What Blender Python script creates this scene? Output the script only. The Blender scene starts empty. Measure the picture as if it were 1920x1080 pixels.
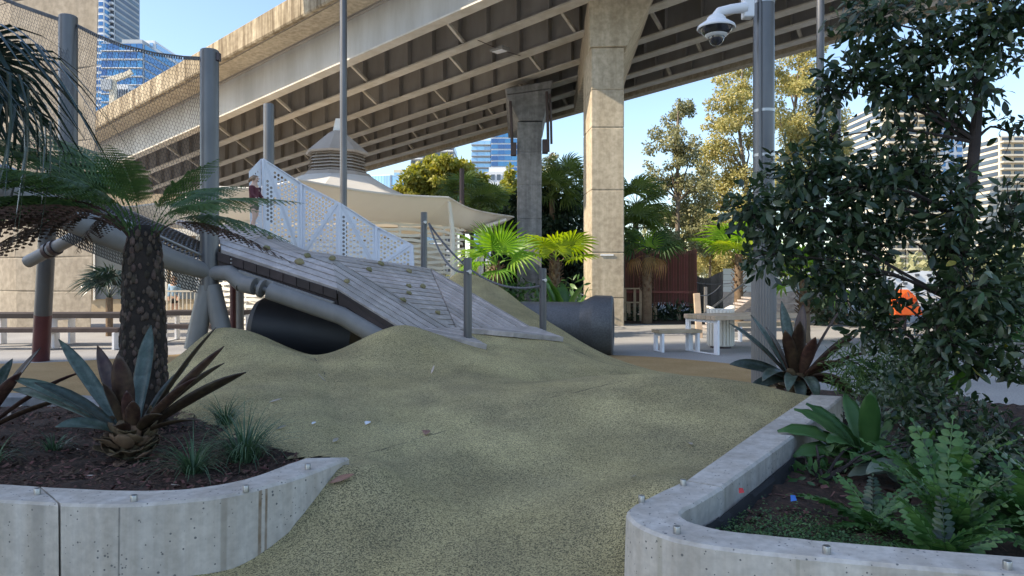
import bpy, bmesh, math, random
import numpy as np
from mathutils import Vector, Matrix

random.seed(7); rng = np.random.default_rng(7)
scene = bpy.context.scene
COL = scene.collection
R = math.radians

# ------------------------------------------------------------------ camera, sky, sun, exposure
EYE = 1.55; FPX = 1350.0; HZ = 520.0
cam_d = bpy.data.cameras.new('camera'); cam = bpy.data.objects.new('camera', cam_d); COL.objects.link(cam)
cam_d.sensor_width = 36.0; cam_d.lens = FPX / 1920 * 36.0
cam_d.shift_y = -(540 - HZ) / 1920.0
cam_d.clip_start = 0.05; cam_d.clip_end = 3000
cam.location = (0, 0, EYE); cam.rotation_euler = (R(90), 0, 0)
scene.camera = cam

SUN_EL = 38.0
SUN_AZ = Vector((-0.965, -0.26, 0)).normalized()          # horizontal direction towards the sun
world = bpy.data.worlds.new('World'); scene.world = world; world.use_nodes = True
wn = world.node_tree.nodes; wl = world.node_tree.links
for n in list(wn): wn.remove(n)
sky = wn.new('ShaderNodeTexSky'); sky.sky_type = 'NISHITA'; sky.sun_disc = False
sky.sun_elevation = R(SUN_EL); sky.sun_rotation = math.atan2(SUN_AZ.x, SUN_AZ.y)
sky.altitude = 10; sky.air_density = 1.0; sky.dust_density = 0.8; sky.ozone_density = 1.4
bg = wn.new('ShaderNodeBackground'); bg.inputs['Strength'].default_value = 0.15
wo = wn.new('ShaderNodeOutputWorld')
wl.new(sky.outputs[0], bg.inputs[0]); wl.new(bg.outputs[0], wo.inputs[0])

sun_d = bpy.data.lights.new('sun', 'SUN'); sun = bpy.data.objects.new('sun', sun_d); COL.objects.link(sun)
sun_d.energy = 3.6; sun_d.angle = R(0.5); sun_d.color = (1.0, 0.87, 0.68)
sv = Vector((SUN_AZ.x * math.cos(R(SUN_EL)), SUN_AZ.y * math.cos(R(SUN_EL)), math.sin(R(SUN_EL))))
sun.rotation_euler = sv.to_track_quat('Z', 'Y').to_euler()
sun.location = (-40, 10, 60)

scene.view_settings.view_transform = 'Standard'; scene.view_settings.look = 'None'
scene.view_settings.gamma = 1.0; scene.view_settings.use_curve_mapping = False
scene.view_settings.exposure = 1.0
scene.render.engine = 'CYCLES'
scene.cycles.max_bounces = 8; scene.cycles.diffuse_bounces = 5; scene.cycles.transparent_max_bounces = 8

# ------------------------------------------------------------------ helpers
def P(px, py, Y):
    return Vector(((px - 960) / FPX * Y, Y, EYE - (py - HZ) / FPX * Y))
def G(px, py, z=0.0):
    Y = (EYE - z) * FPX / (py - HZ)
    return Vector(((px - 960) / FPX * Y, Y, z))

class MB:
    def __init__(s): s.v = []; s.f = []
    def add(s, vs, fs):
        o = len(s.v); s.v += [tuple(v) for v in vs]; s.f += [tuple(i + o for i in f) for f in fs]
        return s
    def box(s, c, size, rz=0.0, M=None):
        c = Vector(c); x, y, z = (a / 2 for a in size)
        M = M or Matrix.Rotation(rz, 3, 'Z')
        vs = [c + M @ Vector((sx * x, sy * y, sz * z)) for sz in (-1, 1) for sy in (-1, 1) for sx in (-1, 1)]
        return s.add(vs, [(0, 2, 3, 1), (4, 5, 7, 6), (0, 1, 5, 4), (2, 6, 7, 3), (0, 4, 6, 2), (1, 3, 7, 5)])
    def hexa(s, b, t):
        "four bottom points (ccw from above) and four top points"
        return s.add(list(b) + list(t), [(3, 2, 1, 0), (4, 5, 6, 7), (0, 1, 5, 4), (1, 2, 6, 5), (2, 3, 7, 6), (3, 0, 4, 7)])
    def beam(s, a, b, w, h, up=(0, 0, 1)):
        a = Vector(a); b = Vector(b); d = (b - a).normalized(); up = Vector(up)
        x = d.cross(up)
        if x.length < 1e-4: x = d.cross(Vector((1, 0, 0)))
        x.normalize(); y = x.cross(d).normalized(); x *= w / 2; y *= h / 2
        return s.hexa([a - x - y, a + x - y, a + x + y, a - x + y], [b - x - y, b + x - y, b + x + y, b - x + y])
    def tube(s, path, r, n=10, caps=True, ell=1.0):
        path = [Vector(p) for p in path]; m = len(path)
        if not hasattr(r, '__len__'): r = [r] * m
        o = len(s.v); ref = None
        for i, p in enumerate(path):
            d = (path[min(i + 1, m - 1)] - path[max(i - 1, 0)]).normalized()
            if ref is None:
                ref = d.cross(Vector((0, 0, 1)))
                if ref.length < 0.05: ref = d.cross(Vector((0, 1, 0)))
            x = (ref - d * ref.dot(d)).normalized(); y = d.cross(x).normalized(); ref = x
            for k in range(n):
                a = 2 * math.pi * k / n
                s.v.append(tuple(p + x * (r[i] * math.cos(a)) + y * (r[i] * ell * math.sin(a))))
        for i in range(m - 1):
            for k in range(n):
                k2 = (k + 1) % n
                s.f.append((o + i * n + k, o + i * n + k2, o + (i + 1) * n + k2, o + (i + 1) * n + k))
        if caps:
            s.f.append(tuple(o + k for k in reversed(range(n))))
            s.f.append(tuple(o + (m - 1) * n + k for k in range(n)))
        return s
    def prism(s, poly, ext):
        poly = [Vector(p) for p in poly]; ext = Vector(ext); n = len(poly)
        vs = poly + [p + ext for p in poly]
        fs = [tuple(reversed(range(n))), tuple(range(n, 2 * n))]
        fs += [(i, (i + 1) % n, n + (i + 1) % n, n + i) for i in range(n)]
        return s.add(vs, fs)
    def lathe(s, prof, c, n=24, axis=None, cap=True):
        c = Vector(c); M = Matrix.Identity(3)
        if axis is not None: M = Vector(axis).to_track_quat('Z', 'Y').to_matrix()
        o = len(s.v)
        for (r, z) in prof:
            for k in range(n):
                a = 2 * math.pi * k / n
                s.v.append(tuple(c + M @ Vector((r * math.cos(a), r * math.sin(a), z))))
        for i in range(len(prof) - 1):
            for k in range(n):
                k2 = (k + 1) % n
                s.f.append((o + i * n + k, o + i * n + k2, o + (i + 1) * n + k2, o + (i + 1) * n + k))
        if cap:
            s.f.append(tuple(o + k for k in reversed(range(n))))
            s.f.append(tuple(o + (len(prof) - 1) * n + k for k in range(n)))
        return s
    def build(s, name, mat, parent=None, smooth=False, bevel=0.0, kind=None, angle=35, fix=True):
        v = np.array(s.v, dtype=float)
        c = (v.min(0) + v.max(0)) / 2
        me = bpy.data.meshes.new(name)
        me.from_pydata([tuple(p) for p in (v - c)], [], s.f)
        if fix:
            bm = bmesh.new(); bm.from_mesh(me); bmesh.ops.recalc_face_normals(bm, faces=bm.faces[:]); bm.to_mesh(me); bm.free()
        return link(name, me, mat, parent, Vector(c), smooth, bevel, kind, angle)

WLOC = {}
def link(name, me, mat, parent, loc, smooth=False, bevel=0.0, kind=None, angle=35):
    if mat is not None and len(me.materials) == 0: me.materials.append(M_[mat] if isinstance(mat, str) else mat)
    if smooth:
        me.polygons.foreach_set('use_smooth', [True] * len(me.polygons))
        try: me.set_sharp_from_angle(angle=R(angle))
        except Exception: pass
    o = bpy.data.objects.new(name, me); COL.objects.link(o)
    o.location = loc
    WLOC[o] = Vector(loc)
    if parent is not None:
        o.parent = parent; o.location = Vector(loc) - WLOC[parent]
    if bevel > 0:
        b = o.modifiers.new('bevel', 'BEVEL'); b.width = bevel; b.segments = 2; b.limit_method = 'ANGLE'; b.angle_limit = R(40)
    if kind: o['kind'] = kind
    return o

def tag(o, label, cat, group=None, kind=None):
    o['label'] = label; o['category'] = cat
    if group: o['group'] = group
    if kind: o['kind'] = kind
    return o
def thing(name, label, cat, loc, group=None):
    o = bpy.data.objects.new(name, None); COL.objects.link(o); o.location = loc; WLOC[o] = Vector(loc)
    o.empty_display_size = 0.2
    return tag(o, label, cat, group)
def place(name, me, parent, M4, mat=None):
    "an object sharing mesh data, world matrix M4, under an unrotated parent"
    o = bpy.data.objects.new(name, me); COL.objects.link(o)
    if parent is not None:
        o.parent = parent; M4 = Matrix.Translation(-WLOC[parent]) @ M4
    o.matrix_local = M4
    return o
def mesh_from(name, v, f, mat, rnd=None, smooth=False):
    me = bpy.data.meshes.new(name)
    v = np.asarray(v, dtype=np.float32)
    if isinstance(f, np.ndarray):
        nf, k = f.shape
        me.vertices.add(len(v)); me.vertices.foreach_set('co', v.ravel())
        me.loops.add(nf * k); me.loops.foreach_set('vertex_index', f.ravel().astype(np.int32))
        me.polygons.add(nf); me.polygons.foreach_set('loop_start', np.arange(0, nf * k, k, dtype=np.int32))
        me.update(calc_edges=True); me.validate()
    else:
        me.from_pydata([tuple(map(float, p)) for p in v], [], f)
    if rnd is not None:
        a = me.attributes.new('rnd', 'FLOAT', 'FACE'); a.data.foreach_set('value', np.asarray(rnd, dtype=np.float32))
    if smooth: me.polygons.foreach_set('use_smooth', [True] * len(me.polygons))
    me.materials.append(M_[mat] if isinstance(mat, str) else mat)
    return me

# ------------------------------------------------------------------ materials
M_ = {}
def mat(name, c1, c2=None, scale=6.0, rough=0.7, metal=0.0, bump=0.0, bscale=None, rand=0.0, fine=None, fscale=60.0,
        stretch=(1, 1, 1), trans=0.0, rndattr=False, spec=0.5, speck=None, world=False, coat=0.0, streak=None, pits=0.0, bands=None):
    m = bpy.data.materials.new(name); m.use_nodes = True; nt = m.node_tree; N = nt.nodes; L = nt.links
    b = N['Principled BSDF']; out = N['Material Output']
    def node(t, **kw):
        n = N.new(t)
        for k, v in kw.items(): setattr(n, k, v)
        return n
    tc = node('ShaderNodeTexCoord'); geo = node('ShaderNodeNewGeometry')
    mp = node('ShaderNodeMapping'); mp.inputs['Scale'].default_value = stretch
    L.new(geo.outputs['Position'] if world else tc.outputs['Object'], mp.inputs[0]); co = mp.outputs[0]
    def noise(sc, det=4.0, ro=0.6):
        n = node('ShaderNodeTexNoise'); n.inputs['Scale'].default_value = sc; n.inputs['Detail'].default_value = det
        n.inputs['Roughness'].default_value = ro; L.new(co, n.inputs['Vector']); return n.outputs['Fac']
    def ramp(fac, pts):
        r = node('ShaderNodeValToRGB'); L.new(fac, r.inputs[0]); e = r.color_ramp.elements
        while len(e) < len(pts): e.new(0.5)
        for i, (p, c) in enumerate(pts): e[i].position = p; e[i].color = (c[0], c[1], c[2], 1)
        return r.outputs[0]
    def mix(a, bb, fac, mode='MIX'):
        n = node('ShaderNodeMix', data_type='RGBA', blend_type=mode)
        if isinstance(fac, float): n.inputs[0].default_value = fac
        else: L.new(fac, n.inputs[0])
        for s_, val in ((6, a), (7, bb)):
            if isinstance(val, tuple): n.inputs[s_].default_value = (val[0], val[1], val[2], 1)
            else: L.new(val, n.inputs[s_])
        return n.outputs[2]
    c2 = c2 or c1
    col = ramp(noise(scale), [(0.32, c1), (0.68, c2)])
    if fine: col = mix(col, ramp(noise(fscale, 2.0), [(0.35, fine[0]), (0.65, fine[1])]), fine[2], 'MULTIPLY' if len(fine) < 4 else fine[3])
    if streak:
        mp2 = node('ShaderNodeMapping'); mp2.inputs['Scale'].default_value = streak[3] if len(streak) > 3 else (5, 5, 0.35)
        L.new(geo.outputs['Position'], mp2.inputs[0])
        n = node('ShaderNodeTexNoise'); n.inputs['Scale'].default_value = streak[2]; n.inputs['Detail'].default_value = 5; n.inputs['Roughness'].default_value = .65
        L.new(mp2.outputs[0], n.inputs['Vector'])
        col = mix(col, ramp(n.outputs['Fac'], [(0.40, streak[0]), (0.62, (1, 1, 1))]), streak[1], 'MULTIPLY')
    if speck:
        v = node('ShaderNodeTexVoronoi'); v.inputs['Scale'].default_value = speck[0]; L.new(co, v.inputs['Vector'])
        sep = node('ShaderNodeSeparateColor'); L.new(v.outputs['Color'], sep.inputs[0])
        sc = ramp(sep.outputs[0], speck[1]); 
        col = mix(col, sc, speck[2], speck[3])
    bumpsrc = None
    if pits:
        v = node('ShaderNodeTexVoronoi'); v.inputs['Scale'].default_value = pits; L.new(co, v.inputs['Vector'])
        sep = node('ShaderNodeSeparateColor'); L.new(v.outputs['Color'], sep.inputs[0])
        big = noise(2.3, 2.0)
        th = node('ShaderNodeMath', operation='MULTIPLY'); L.new(sep.outputs[0], th.inputs[0]); L.new(big, th.inputs[1])
        th2 = node('ShaderNodeMath', operation='MULTIPLY'); L.new(th.outputs[0], th2.inputs[0]); th2.inputs[1].default_value = 0.62
        lt = node('ShaderNodeMath', operation='LESS_THAN'); L.new(v.outputs['Distance'], lt.inputs[0]); L.new(th2.outputs[0], lt.inputs[1])
        gate = node('ShaderNodeMath', operation='GREATER_THAN'); L.new(sep.outputs[1], gate.inputs[0]); gate.inputs[1].default_value = 0.72
        pm = node('ShaderNodeMath', operation='MULTIPLY'); L.new(lt.outputs[0], pm.inputs[0]); L.new(gate.outputs[0], pm.inputs[1])
        col = mix(col, (0.16, 0.155, 0.15), pm.outputs[0]); bumpsrc = pm.outputs[0]
    if bands:
        sx = node('ShaderNodeSeparateXYZ'); L.new(geo.outputs['Position'], sx.inputs[0]); sn = node('ShaderNodeSeparateXYZ'); L.new(geo.outputs['Normal'], sn.inputs[0])
        side = node('ShaderNodeMath', operation='LESS_THAN'); L.new(sn.outputs[2], side.inputs[0]); side.inputs[1].default_value = .5
        wob = noise(9.0, 3.0)
        for (x0, w_, st_, cc) in bands:
            a_ = node('ShaderNodeMath', operation='SUBTRACT'); L.new(sx.outputs[0], a_.inputs[0]); a_.inputs[1].default_value = x0
            b_ = node('ShaderNodeMath', operation='ABSOLUTE'); L.new(a_.outputs[0], b_.inputs[0])
            r_ = node('ShaderNodeMapRange'); L.new(b_.outputs[0], r_.inputs[0]); r_.inputs[1].default_value = w_ * .5; r_.inputs[2].default_value = w_; r_.inputs[3].default_value = st_; r_.inputs[4].default_value = 0
            m1 = node('ShaderNodeMath', operation='MULTIPLY'); L.new(r_.outputs[0], m1.inputs[0]); L.new(wob, m1.inputs[1])
            m2 = node('ShaderNodeMath', operation='MULTIPLY'); L.new(m1.outputs[0], m2.inputs[0]); L.new(side.outputs[0], m2.inputs[1])
            col = mix(col, cc, m2.outputs[0])
    if rand or rndattr:
        h = node('ShaderNodeHueSaturation')
        oi = node('ShaderNodeObjectInfo'); rv = oi.outputs['Random']
        if rndattr:
            at = node('ShaderNodeAttribute', attribute_name='rnd')
            ad = node('ShaderNodeMath', operation='ADD'); L.new(at.outputs['Fac'], ad.inputs[0]); L.new(rv, ad.inputs[1])
            fr = node('ShaderNodeMath', operation='FRACT'); L.new(ad.outputs[0], fr.inputs[0]); rv = fr.outputs[0]
        mr = node('ShaderNodeMapRange'); L.new(rv, mr.inputs[0]); mr.inputs[3].default_value = 1 - (rand or .3); mr.inputs[4].default_value = 1 + (rand or .3)
        L.new(mr.outputs[0], h.inputs['Value'])
        mr2 = node('ShaderNodeMapRange'); L.new(rv, mr2.inputs[0]); mr2.inputs[3].default_value = .5 + .06 * (rand or .3); mr2.inputs[4].default_value = .5 - .06 * (rand or .3)
        L.new(mr2.outputs[0], h.inputs['Hue'])
        L.new(col, h.inputs['Color']); col = h.outputs[0]
    L.new(col, b.inputs['Base Color'])
    b.inputs['Roughness'].default_value = rough; b.inputs['Metallic'].default_value = metal
    b.inputs['Specular IOR Level'].default_value = spec
    if coat: b.inputs['Coat Weight'].default_value = coat; b.inputs['Coat Roughness'].default_value = 0.15
    if bump:
        bn = node('ShaderNodeBump'); bn.inputs['Strength'].default_value = 0.6; bn.inputs['Distance'].default_value = bump
        L.new(noise(bscale or scale * 6, 5.0, .7), bn.inputs['Height']); L.new(bn.outputs[0], b.inputs['Normal'])
        if bumpsrc:
            b2 = node('ShaderNodeBump', invert=True); b2.inputs['Strength'].default_value = 0.7; b2.inputs['Distance'].default_value = .004
            L.new(bumpsrc, b2.inputs['Height']); L.new(bn.outputs[0], b2.inputs['Normal']); L.new(b2.outputs[0], b.inputs['Normal'])
    if trans:
        t = node('ShaderNodeBsdfTranslucent'); ms = node('ShaderNodeMixShader'); ms.inputs[0].default_value = trans
        hs = node('ShaderNodeHueSaturation'); hs.inputs['Saturation'].default_value = 1.15; hs.inputs['Value'].default_value = 1.5
        L.new(col, hs.inputs['Color']); L.new(hs.outputs[0], t.inputs[0])
        L.new(b.outputs[0], ms.inputs[1]); L.new(t.outputs[0], ms.inputs[2]); L.new(ms.outputs[0], out.inputs[0])
    M_[name] = m
    return m

mat('rubber', (.375, .318, .195), (.47, .40, .252), 1.7, .9, fine=((.74, .75, .78), (1.12, 1.12, 1.08), .9), fscale=1.1,
    speck=(175, [(0.0, (.16, .16, .12)), (.3, (.55, .56, .50)), (.55, (1.05, 1.02, .80)), (.9, (1.45, 1.4, 1.15))], .9, 'MULTIPLY'), bump=.004, bscale=120, spec=.25, world=True, streak=((.78, .77, .74), .5, 1.0, (.9, .55, .9)))
mat('tan_rubber', (.34, .225, .10), (.42, .285, .14), 1.5, .9, fine=((.75, .75, .75), (1.2, 1.2, 1.2), .8), fscale=60, spec=.2, world=True)
mat('paving', (.30, .29, .28), (.40, .385, .365), .5, .85, fine=((.7, .7, .7), (1.2, 1.2, 1.2), .8), fscale=45, bump=.002, bscale=90, world=True, spec=.3)
mat('wall_concrete', (.50, .455, .405), (.64, .59, .53), 1.6, .8, fine=((.86, .86, .86), (1.08, 1.08, 1.08), .8), fscale=22, bump=.002, bscale=70,
    streak=((.58, .52, .44), .45, 1.0, (7, 7, .3)), pits=55, world=True,
    bands=[(-1.985, .006, 1.5, (.22, .2, .18)), (-1.515, .018, 1.0, (.26, .22, .17)), (-1.375, .008, 1.5, (.22, .15, .09)), (-1.352, .006, 1.4, (.22, .15, .09)), (-2.42, .05, 1.0, (.30, .28, .25)), (.66, .012, .9, (.3, .27, .2)), (1.18, .01, .9, (.3, .27, .2))])
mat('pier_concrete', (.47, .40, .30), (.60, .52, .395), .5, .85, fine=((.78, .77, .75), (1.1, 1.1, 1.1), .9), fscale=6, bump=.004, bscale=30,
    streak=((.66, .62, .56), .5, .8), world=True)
mat('grey_concrete', (.25, .25, .255), (.37, .365, .36), .45, .85, fine=((.75, .75, .75), (1.12, 1.12, 1.12), .9), fscale=5, bump=.004, bscale=30,
    streak=((.5, .5, .5), .6, .8), world=True)
mat('parapet_concrete', (.40, .33, .22), (.56, .48, .35), .6, .85, fine=((.8, .78, .75), (1.1, 1.1, 1.1), .9), fscale=5, bump=.004,
    streak=((.28, .23, .17), .85, 1.0, (3.5, 3.5, .22)), world=True)
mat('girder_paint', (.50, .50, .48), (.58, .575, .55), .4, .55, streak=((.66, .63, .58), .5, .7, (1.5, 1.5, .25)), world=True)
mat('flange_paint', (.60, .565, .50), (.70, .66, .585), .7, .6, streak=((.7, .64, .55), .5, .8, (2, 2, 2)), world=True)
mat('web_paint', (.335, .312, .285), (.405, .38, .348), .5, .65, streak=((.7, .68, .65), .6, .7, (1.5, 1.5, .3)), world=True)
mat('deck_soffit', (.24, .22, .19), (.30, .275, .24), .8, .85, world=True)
mat('steel_pole', (.125, .125, .13), (.17, .17, .175), .8, .38, metal=.5, streak=((.75, .75, .76), .5, 1.5, (4, 4, .4)), world=True)
mat('grey_paint', (.20, .19, .18), (.245, .235, .225), 1.2, .45, streak=((.8, .8, .8), .5, 1.5, (4, 4, .4)), world=True, spec=.5)
mat('stainless', (.36, .36, .36), (.44, .44, .44), 5, .38, metal=1.0)
mat('dark_paint', (.045, .03, .03), (.07, .045, .045), 2, .45)
mat('maroon_paint', (.085, .022, .026), (.12, .035, .038), 3, .4)
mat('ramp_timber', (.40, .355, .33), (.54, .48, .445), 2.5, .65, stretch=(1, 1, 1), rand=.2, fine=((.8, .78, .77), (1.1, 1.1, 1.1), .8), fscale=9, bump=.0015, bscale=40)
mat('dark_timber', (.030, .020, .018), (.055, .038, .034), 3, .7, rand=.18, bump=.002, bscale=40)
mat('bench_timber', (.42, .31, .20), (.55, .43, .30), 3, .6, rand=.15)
mat('red_timber', (.19, .07, .052), (.20, .09, .07), 4, .7, rand=.3)
mat('fence_timber', (.16, .14, .125), (.24, .21, .185), 4, .75, rand=.25)
mat('white_paint', (.80, .80, .82), (.86, .86, .88), 2, .45)
mat('panel_white', (.74, .75, .80), (.80, .81, .85), 1.2, .4, metal=.0)
mat('membrane', (.70, .665, .60), (.77, .735, .67), .5, .6, world=True, trans=.2)
mat('louvre', (.74, .70, .62), (.84, .80, .72), 1.5, .55)
mat('cupola', (.36, .305, .25), (.44, .375, .31), 1.2, .6)
mat('black_pipe', (.012, .013, .017), (.022, .023, .028), 1.5, .55, bump=.003)
mat('grey_pipe', (.065, .067, .072), (.115, .117, .123), 1.4, .45, fine=((.7, .7, .7), (1.2, 1.2, 1.2), .8), fscale=35, bump=.004, bscale=50, world=True)
mat('hold', (.20, .17, .08), (.30, .26, .13), 20, .8, bump=.01, bscale=25, rand=.2)
mat('rope', (.09, .09, .10), (.15, .15, .16), 30, .8)
mat('net', (.07, .07, .075), (.11, .11, .115), 8, .4, metal=.6)
mat('soil', (.030, .018, .013), (.075, .043, .030), 9, .95, fine=((.5, .5, .5), (1.4, 1.3, 1.2), .9), fscale=45, bump=.02, bscale=35, world=True)
mat('mulch', (.075, .036, .024), (.15, .085, .06), 6, .9, rndattr=True, rand=.6)
mat('plastic_white', (.70, .71, .73), (.74, .75, .77), 2, .35)
mat('clear_dome', (.02, .02, .025), (.03, .03, .035), 2, .06, coat=.6)
mat('black_rubber', (.018, .018, .020), (.03, .03, .032), 8, .8)
mat('glass_blue', (.035, .12, .29), (.07, .21, .43), .03, .12, metal=.25, rand=.25, spec=.8)
mat('glass_pale', (.28, .50, .72), (.40, .62, .82), .03, .15, metal=.3, rand=.15)
mat('glass_dark', (.04, .055, .075), (.08, .10, .13), .1, .15, spec=.8, rand=.4)
mat('tower_white', (.62, .64, .66), (.70, .72, .74), .05, .6)
mat('tower_cream', (.62, .55, .42), (.72, .65, .52), .05, .7)
mat('tower_grey', (.30, .33, .36), (.38, .41, .44), .05, .6)
mat('brick_tan', (.42, .32, .21), (.55, .44, .30), 2, .8, rand=.2)
mat('orange_plastic', (.85, .16, .02), (.95, .22, .03), 3, .45, trans=.25)
mat('skin', (.62, .40, .30), (.68, .45, .34), 8, .55)
mat('maroon_cloth', (.10, .025, .035), (.16, .05, .06), 20, .9)
mat('olive_cloth', (.13, .12, .085), (.18, .165, .12), 20, .9)
mat('blue_cloth', (.30, .45, .62), (.36, .52, .70), 20, .9)
mat('hair', (.20, .13, .075), (.30, .20, .12), 40, .6)
mat('dark_cloth', (.015, .015, .017), (.025, .025, .028), 20, .8)
# plants
mat('bark_fern', (.014, .010, .008), (.035, .025, .02), 12, .95, bump=.02, bscale=40)
mat('fern_scar', (.048, .033, .025), (.11, .08, .06), 14, .95, rand=.45, bump=.006, bscale=60, rndattr=True)
mat('fern_green', (.050, .105, .030), (.095, .165, .05), 3, .55, rndattr=True, rand=.3, trans=.25)
mat('fern_brown', (.060, .036, .025), (.10, .062, .045), 3, .85, rndattr=True, rand=.4, trans=.1)
mat('stem_dark', (.03, .022, .014), (.05, .036, .022), 6, .8)
mat('brom_leaf', (.035, .058, .040), (.105, .135, .115), 9, .34, rand=.35, fine=((.6, .6, .6), (1.2, 1.2, 1.2), .7), fscale=28)
mat('brom_red', (.042, .018, .017), (.085, .058, .036), 7, .45, rand=.4, fine=((.55, .5, .5), (1.25, 1.2, 1.1), .7), fscale=26)
mat('brom_dead', (.075, .048, .026), (.17, .115, .065), 8, .85, rand=.35)
mat('grass_blade', (.045, .095, .045), (.09, .16, .08), 6, .45, rndattr=True, rand=.35, trans=.15)
mat('leaf_dark', (.020, .042, .018), (.045, .078, .030), 6, .36, rndattr=True, rand=.6, trans=.18, spec=.6)
mat('leaf_mid', (.050, .12, .036), (.09, .18, .055), 5, .4, rndattr=True, rand=.35, trans=.2)
mat('leaf_bright', (.085, .20, .030), (.15, .29, .05), 4, .4, rndattr=True, rand=.25, trans=.4)
mat('leaf_grey', (.11, .15, .11), (.18, .22, .16), 5, .45, rndattr=True, rand=.3, trans=.15)
mat('leaf_yellow', (.20, .18, .03), (.30, .26, .05), 5, .5, rand=.25, trans=.3)
mat('euc_leaf', (.36, .33, .12), (.50, .46, .19), .4, .55, rndattr=True, rand=.4, trans=.3)
mat('euc_leaf_dark', (.24, .25, .12), (.36, .35, .18), .4, .55, rndattr=True, rand=.4, trans=.25)
mat('fig_leaf', (.024, .048, .026), (.05, .085, .04), .5, .5, rndattr=True, rand=.45, trans=.15)
mat('gold_leaf', (.24, .25, .04), (.38, .36, .07), .5, .5, rndattr=True, rand=.35, trans=.3)
mat('palm_bright', (.14, .30, .03), (.26, .42, .06), 3, .4, rand=.22, trans=.45)
mat('palm_yellow', (.22, .32, .03), (.34, .42, .05), 3, .4, rand=.2, trans=.45)
mat('palm_dark', (.016, .034, .024), (.035, .065, .045), 4, .24, rand=.3, trans=.08, spec=.7)
mat('palm_dead', (.26, .15, .055), (.36, .22, .09), 4, .8, rand=.3, trans=.2)
mat('palm_trunk', (.13, .085, .05), (.21, .145, .09), 9, .9, bump=.02, bscale=30)
mat('palm_fibre', (.10, .055, .03), (.17, .10, .06), 14, .95, bump=.03, bscale=30)
mat('bark_grey', (.16, .13, .10), (.28, .23, .18), 4, .85, bump=.01, streak=((.6, .55, .5), .6, 1, (6, 6, .8)), world=True)
mat('bark_dark', (.028, .021, .02), (.05, .039, .035), 6, .9, bump=.015, bscale=30)
mat('dead_leaf', (.38, .31, .24), (.52, .45, .37), 10, .7, rand=.25)
mat('dead_leaf_red', (.26, .13, .09), (.34, .2, .14), 10, .7)
mat('paper', (.75, .75, .77), (.82, .82, .84), 10, .8)
mat('blue_plastic', (.05, .18, .6), (.08, .24, .7), 10, .4)
mat('red_plastic', (.5, .03, .03), (.6, .05, .05), 10, .4)
mat('sign_white', (.8, .8, .8), (.85, .85, .85), 10, .4)
mat('holly_leaf', (.05, .125, .032), (.09, .185, .05), 5, .38, rndattr=True, rand=.3, trans=.2)
mat('palm_bg', (.10, .155, .035), (.18, .23, .06), 3, .45, rand=.25, trans=.3)
mat('pier_shade_tan', (.26, .225, .18), (.35, .305, .245), .5, .85, fine=((.78, .77, .75), (1.1, 1.1, 1.1), .9), fscale=6, bump=.004, bscale=30, streak=((.7, .67, .62), .4, .6), world=True)  # darker copy of the pier concrete, shade on the left pier put into its colour

# ------------------------------------------------------------------ ground, paving, mound
def sheet(name, poly, z, m, label=None):
    me = bpy.data.meshes.new(name); me.from_pydata([(x, y, z) for x, y in poly], [], [tuple(range(len(poly)))])
    o = link(name, me, m, None, Vector((0, 0, 0)), kind='structure')
    return o
def smooth_poly(pts, n=6):
    out = []; k = len(pts)
    for i in range(k):
        p0, p1, p2, p3 = (np.array(pts[(i + j - 1) % k], float) for j in range(4))
        for a in range(n):
            t = a / n
            out.append(tuple(.5 * ((2 * p1) + (-p0 + p2) * t + (2 * p0 - 5 * p1 + 4 * p2 - p3) * t * t + (-p0 + 3 * p1 - 3 * p2 + p3) * t ** 3)))
    return out
sheet('ground', [(-900, -300), (900, -300), (900, 1500), (-900, 1500)], 0.0, 'paving')
sheet('rubber_path', smooth_poly([(-12, 7.6), (-12.5, 12.4), (-8.6, 13.0), (-5.6, 15.2), (-2, 15.8), (1.8, 14.4), (3.1, 13.7), (4.15, 12.4), (4.0, 10.6), (3.3, 9.2), (2, 7.6), (-5, 7.2)]), 0.006, 'tan_rubber')

sheet('rubber_apron', [(-3.2, 1.0), (1.6, 1.0), (1.0, 3.4), (.8, 4.2), (-1.0, 4.4), (-1.9, 3.75), (-3.2, 3.8)], 0.010, 'rubber')
def inpoly(poly, x, y):
    c = np.zeros(np.shape(x), bool); n = len(poly)
    for i in range(n):
        x1, y1 = poly[i]; x2, y2 = poly[(i + 1) % n]
        cond = ((y1 > y) != (y2 > y)) & (x < (x2 - x1) * (y - y1) / ((y2 - y1) if y2 != y1 else 1e-9) + x1)
        c ^= cond
    return c

# planter wall plan curves (outer and inner top edges)
L_out = [(-6.4, 4.35), (-5.2, 4.05), (-4.0, 3.83), (-3.2, 3.74), (-2.64, 3.71), (-2.3, 3.66), (-1.97, 3.64), (-1.73, 3.70), (-1.49, 3.81), (-1.27, 4.08), (-1.14, 4.34), (-1.04, 4.60)]
L_in = [(-6.3, 4.65), (-5.15, 4.35), (-3.95, 4.12), (-3.3, 4.05), (-2.85, 4.01), (-2.6, 3.96), (-2.2, 3.90), (-1.85, 3.90), (-1.62, 4.01), (-1.48, 4.19), (-1.40, 4.40), (-1.32, 4.58)]
R_out = [(2.92, 7.05), (1.99, 5.64), (.976, 4.08), (.697, 3.75), (.60, 3.62), (.562, 3.53), (.56, 3.44), (.585, 3.34), (.64, 3.25), (.716, 3.16), (.90, 3.06), (1.30, 2.94), (1.95, 2.78), (3.2, 2.5), (5.2, 2.15)]
R_in = [(3.20, 6.96), (2.16, 5.40), (1.156, 3.95), (.95, 3.68), (.86, 3.58), (.825, 3.52), (.822, 3.47), (.84, 3.40), (.89, 3.34), (.965, 3.28), (1.10, 3.23), (1.42, 3.135), (2.06, 2.98), (3.3, 2.72), (5.3, 2.38)]
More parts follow.
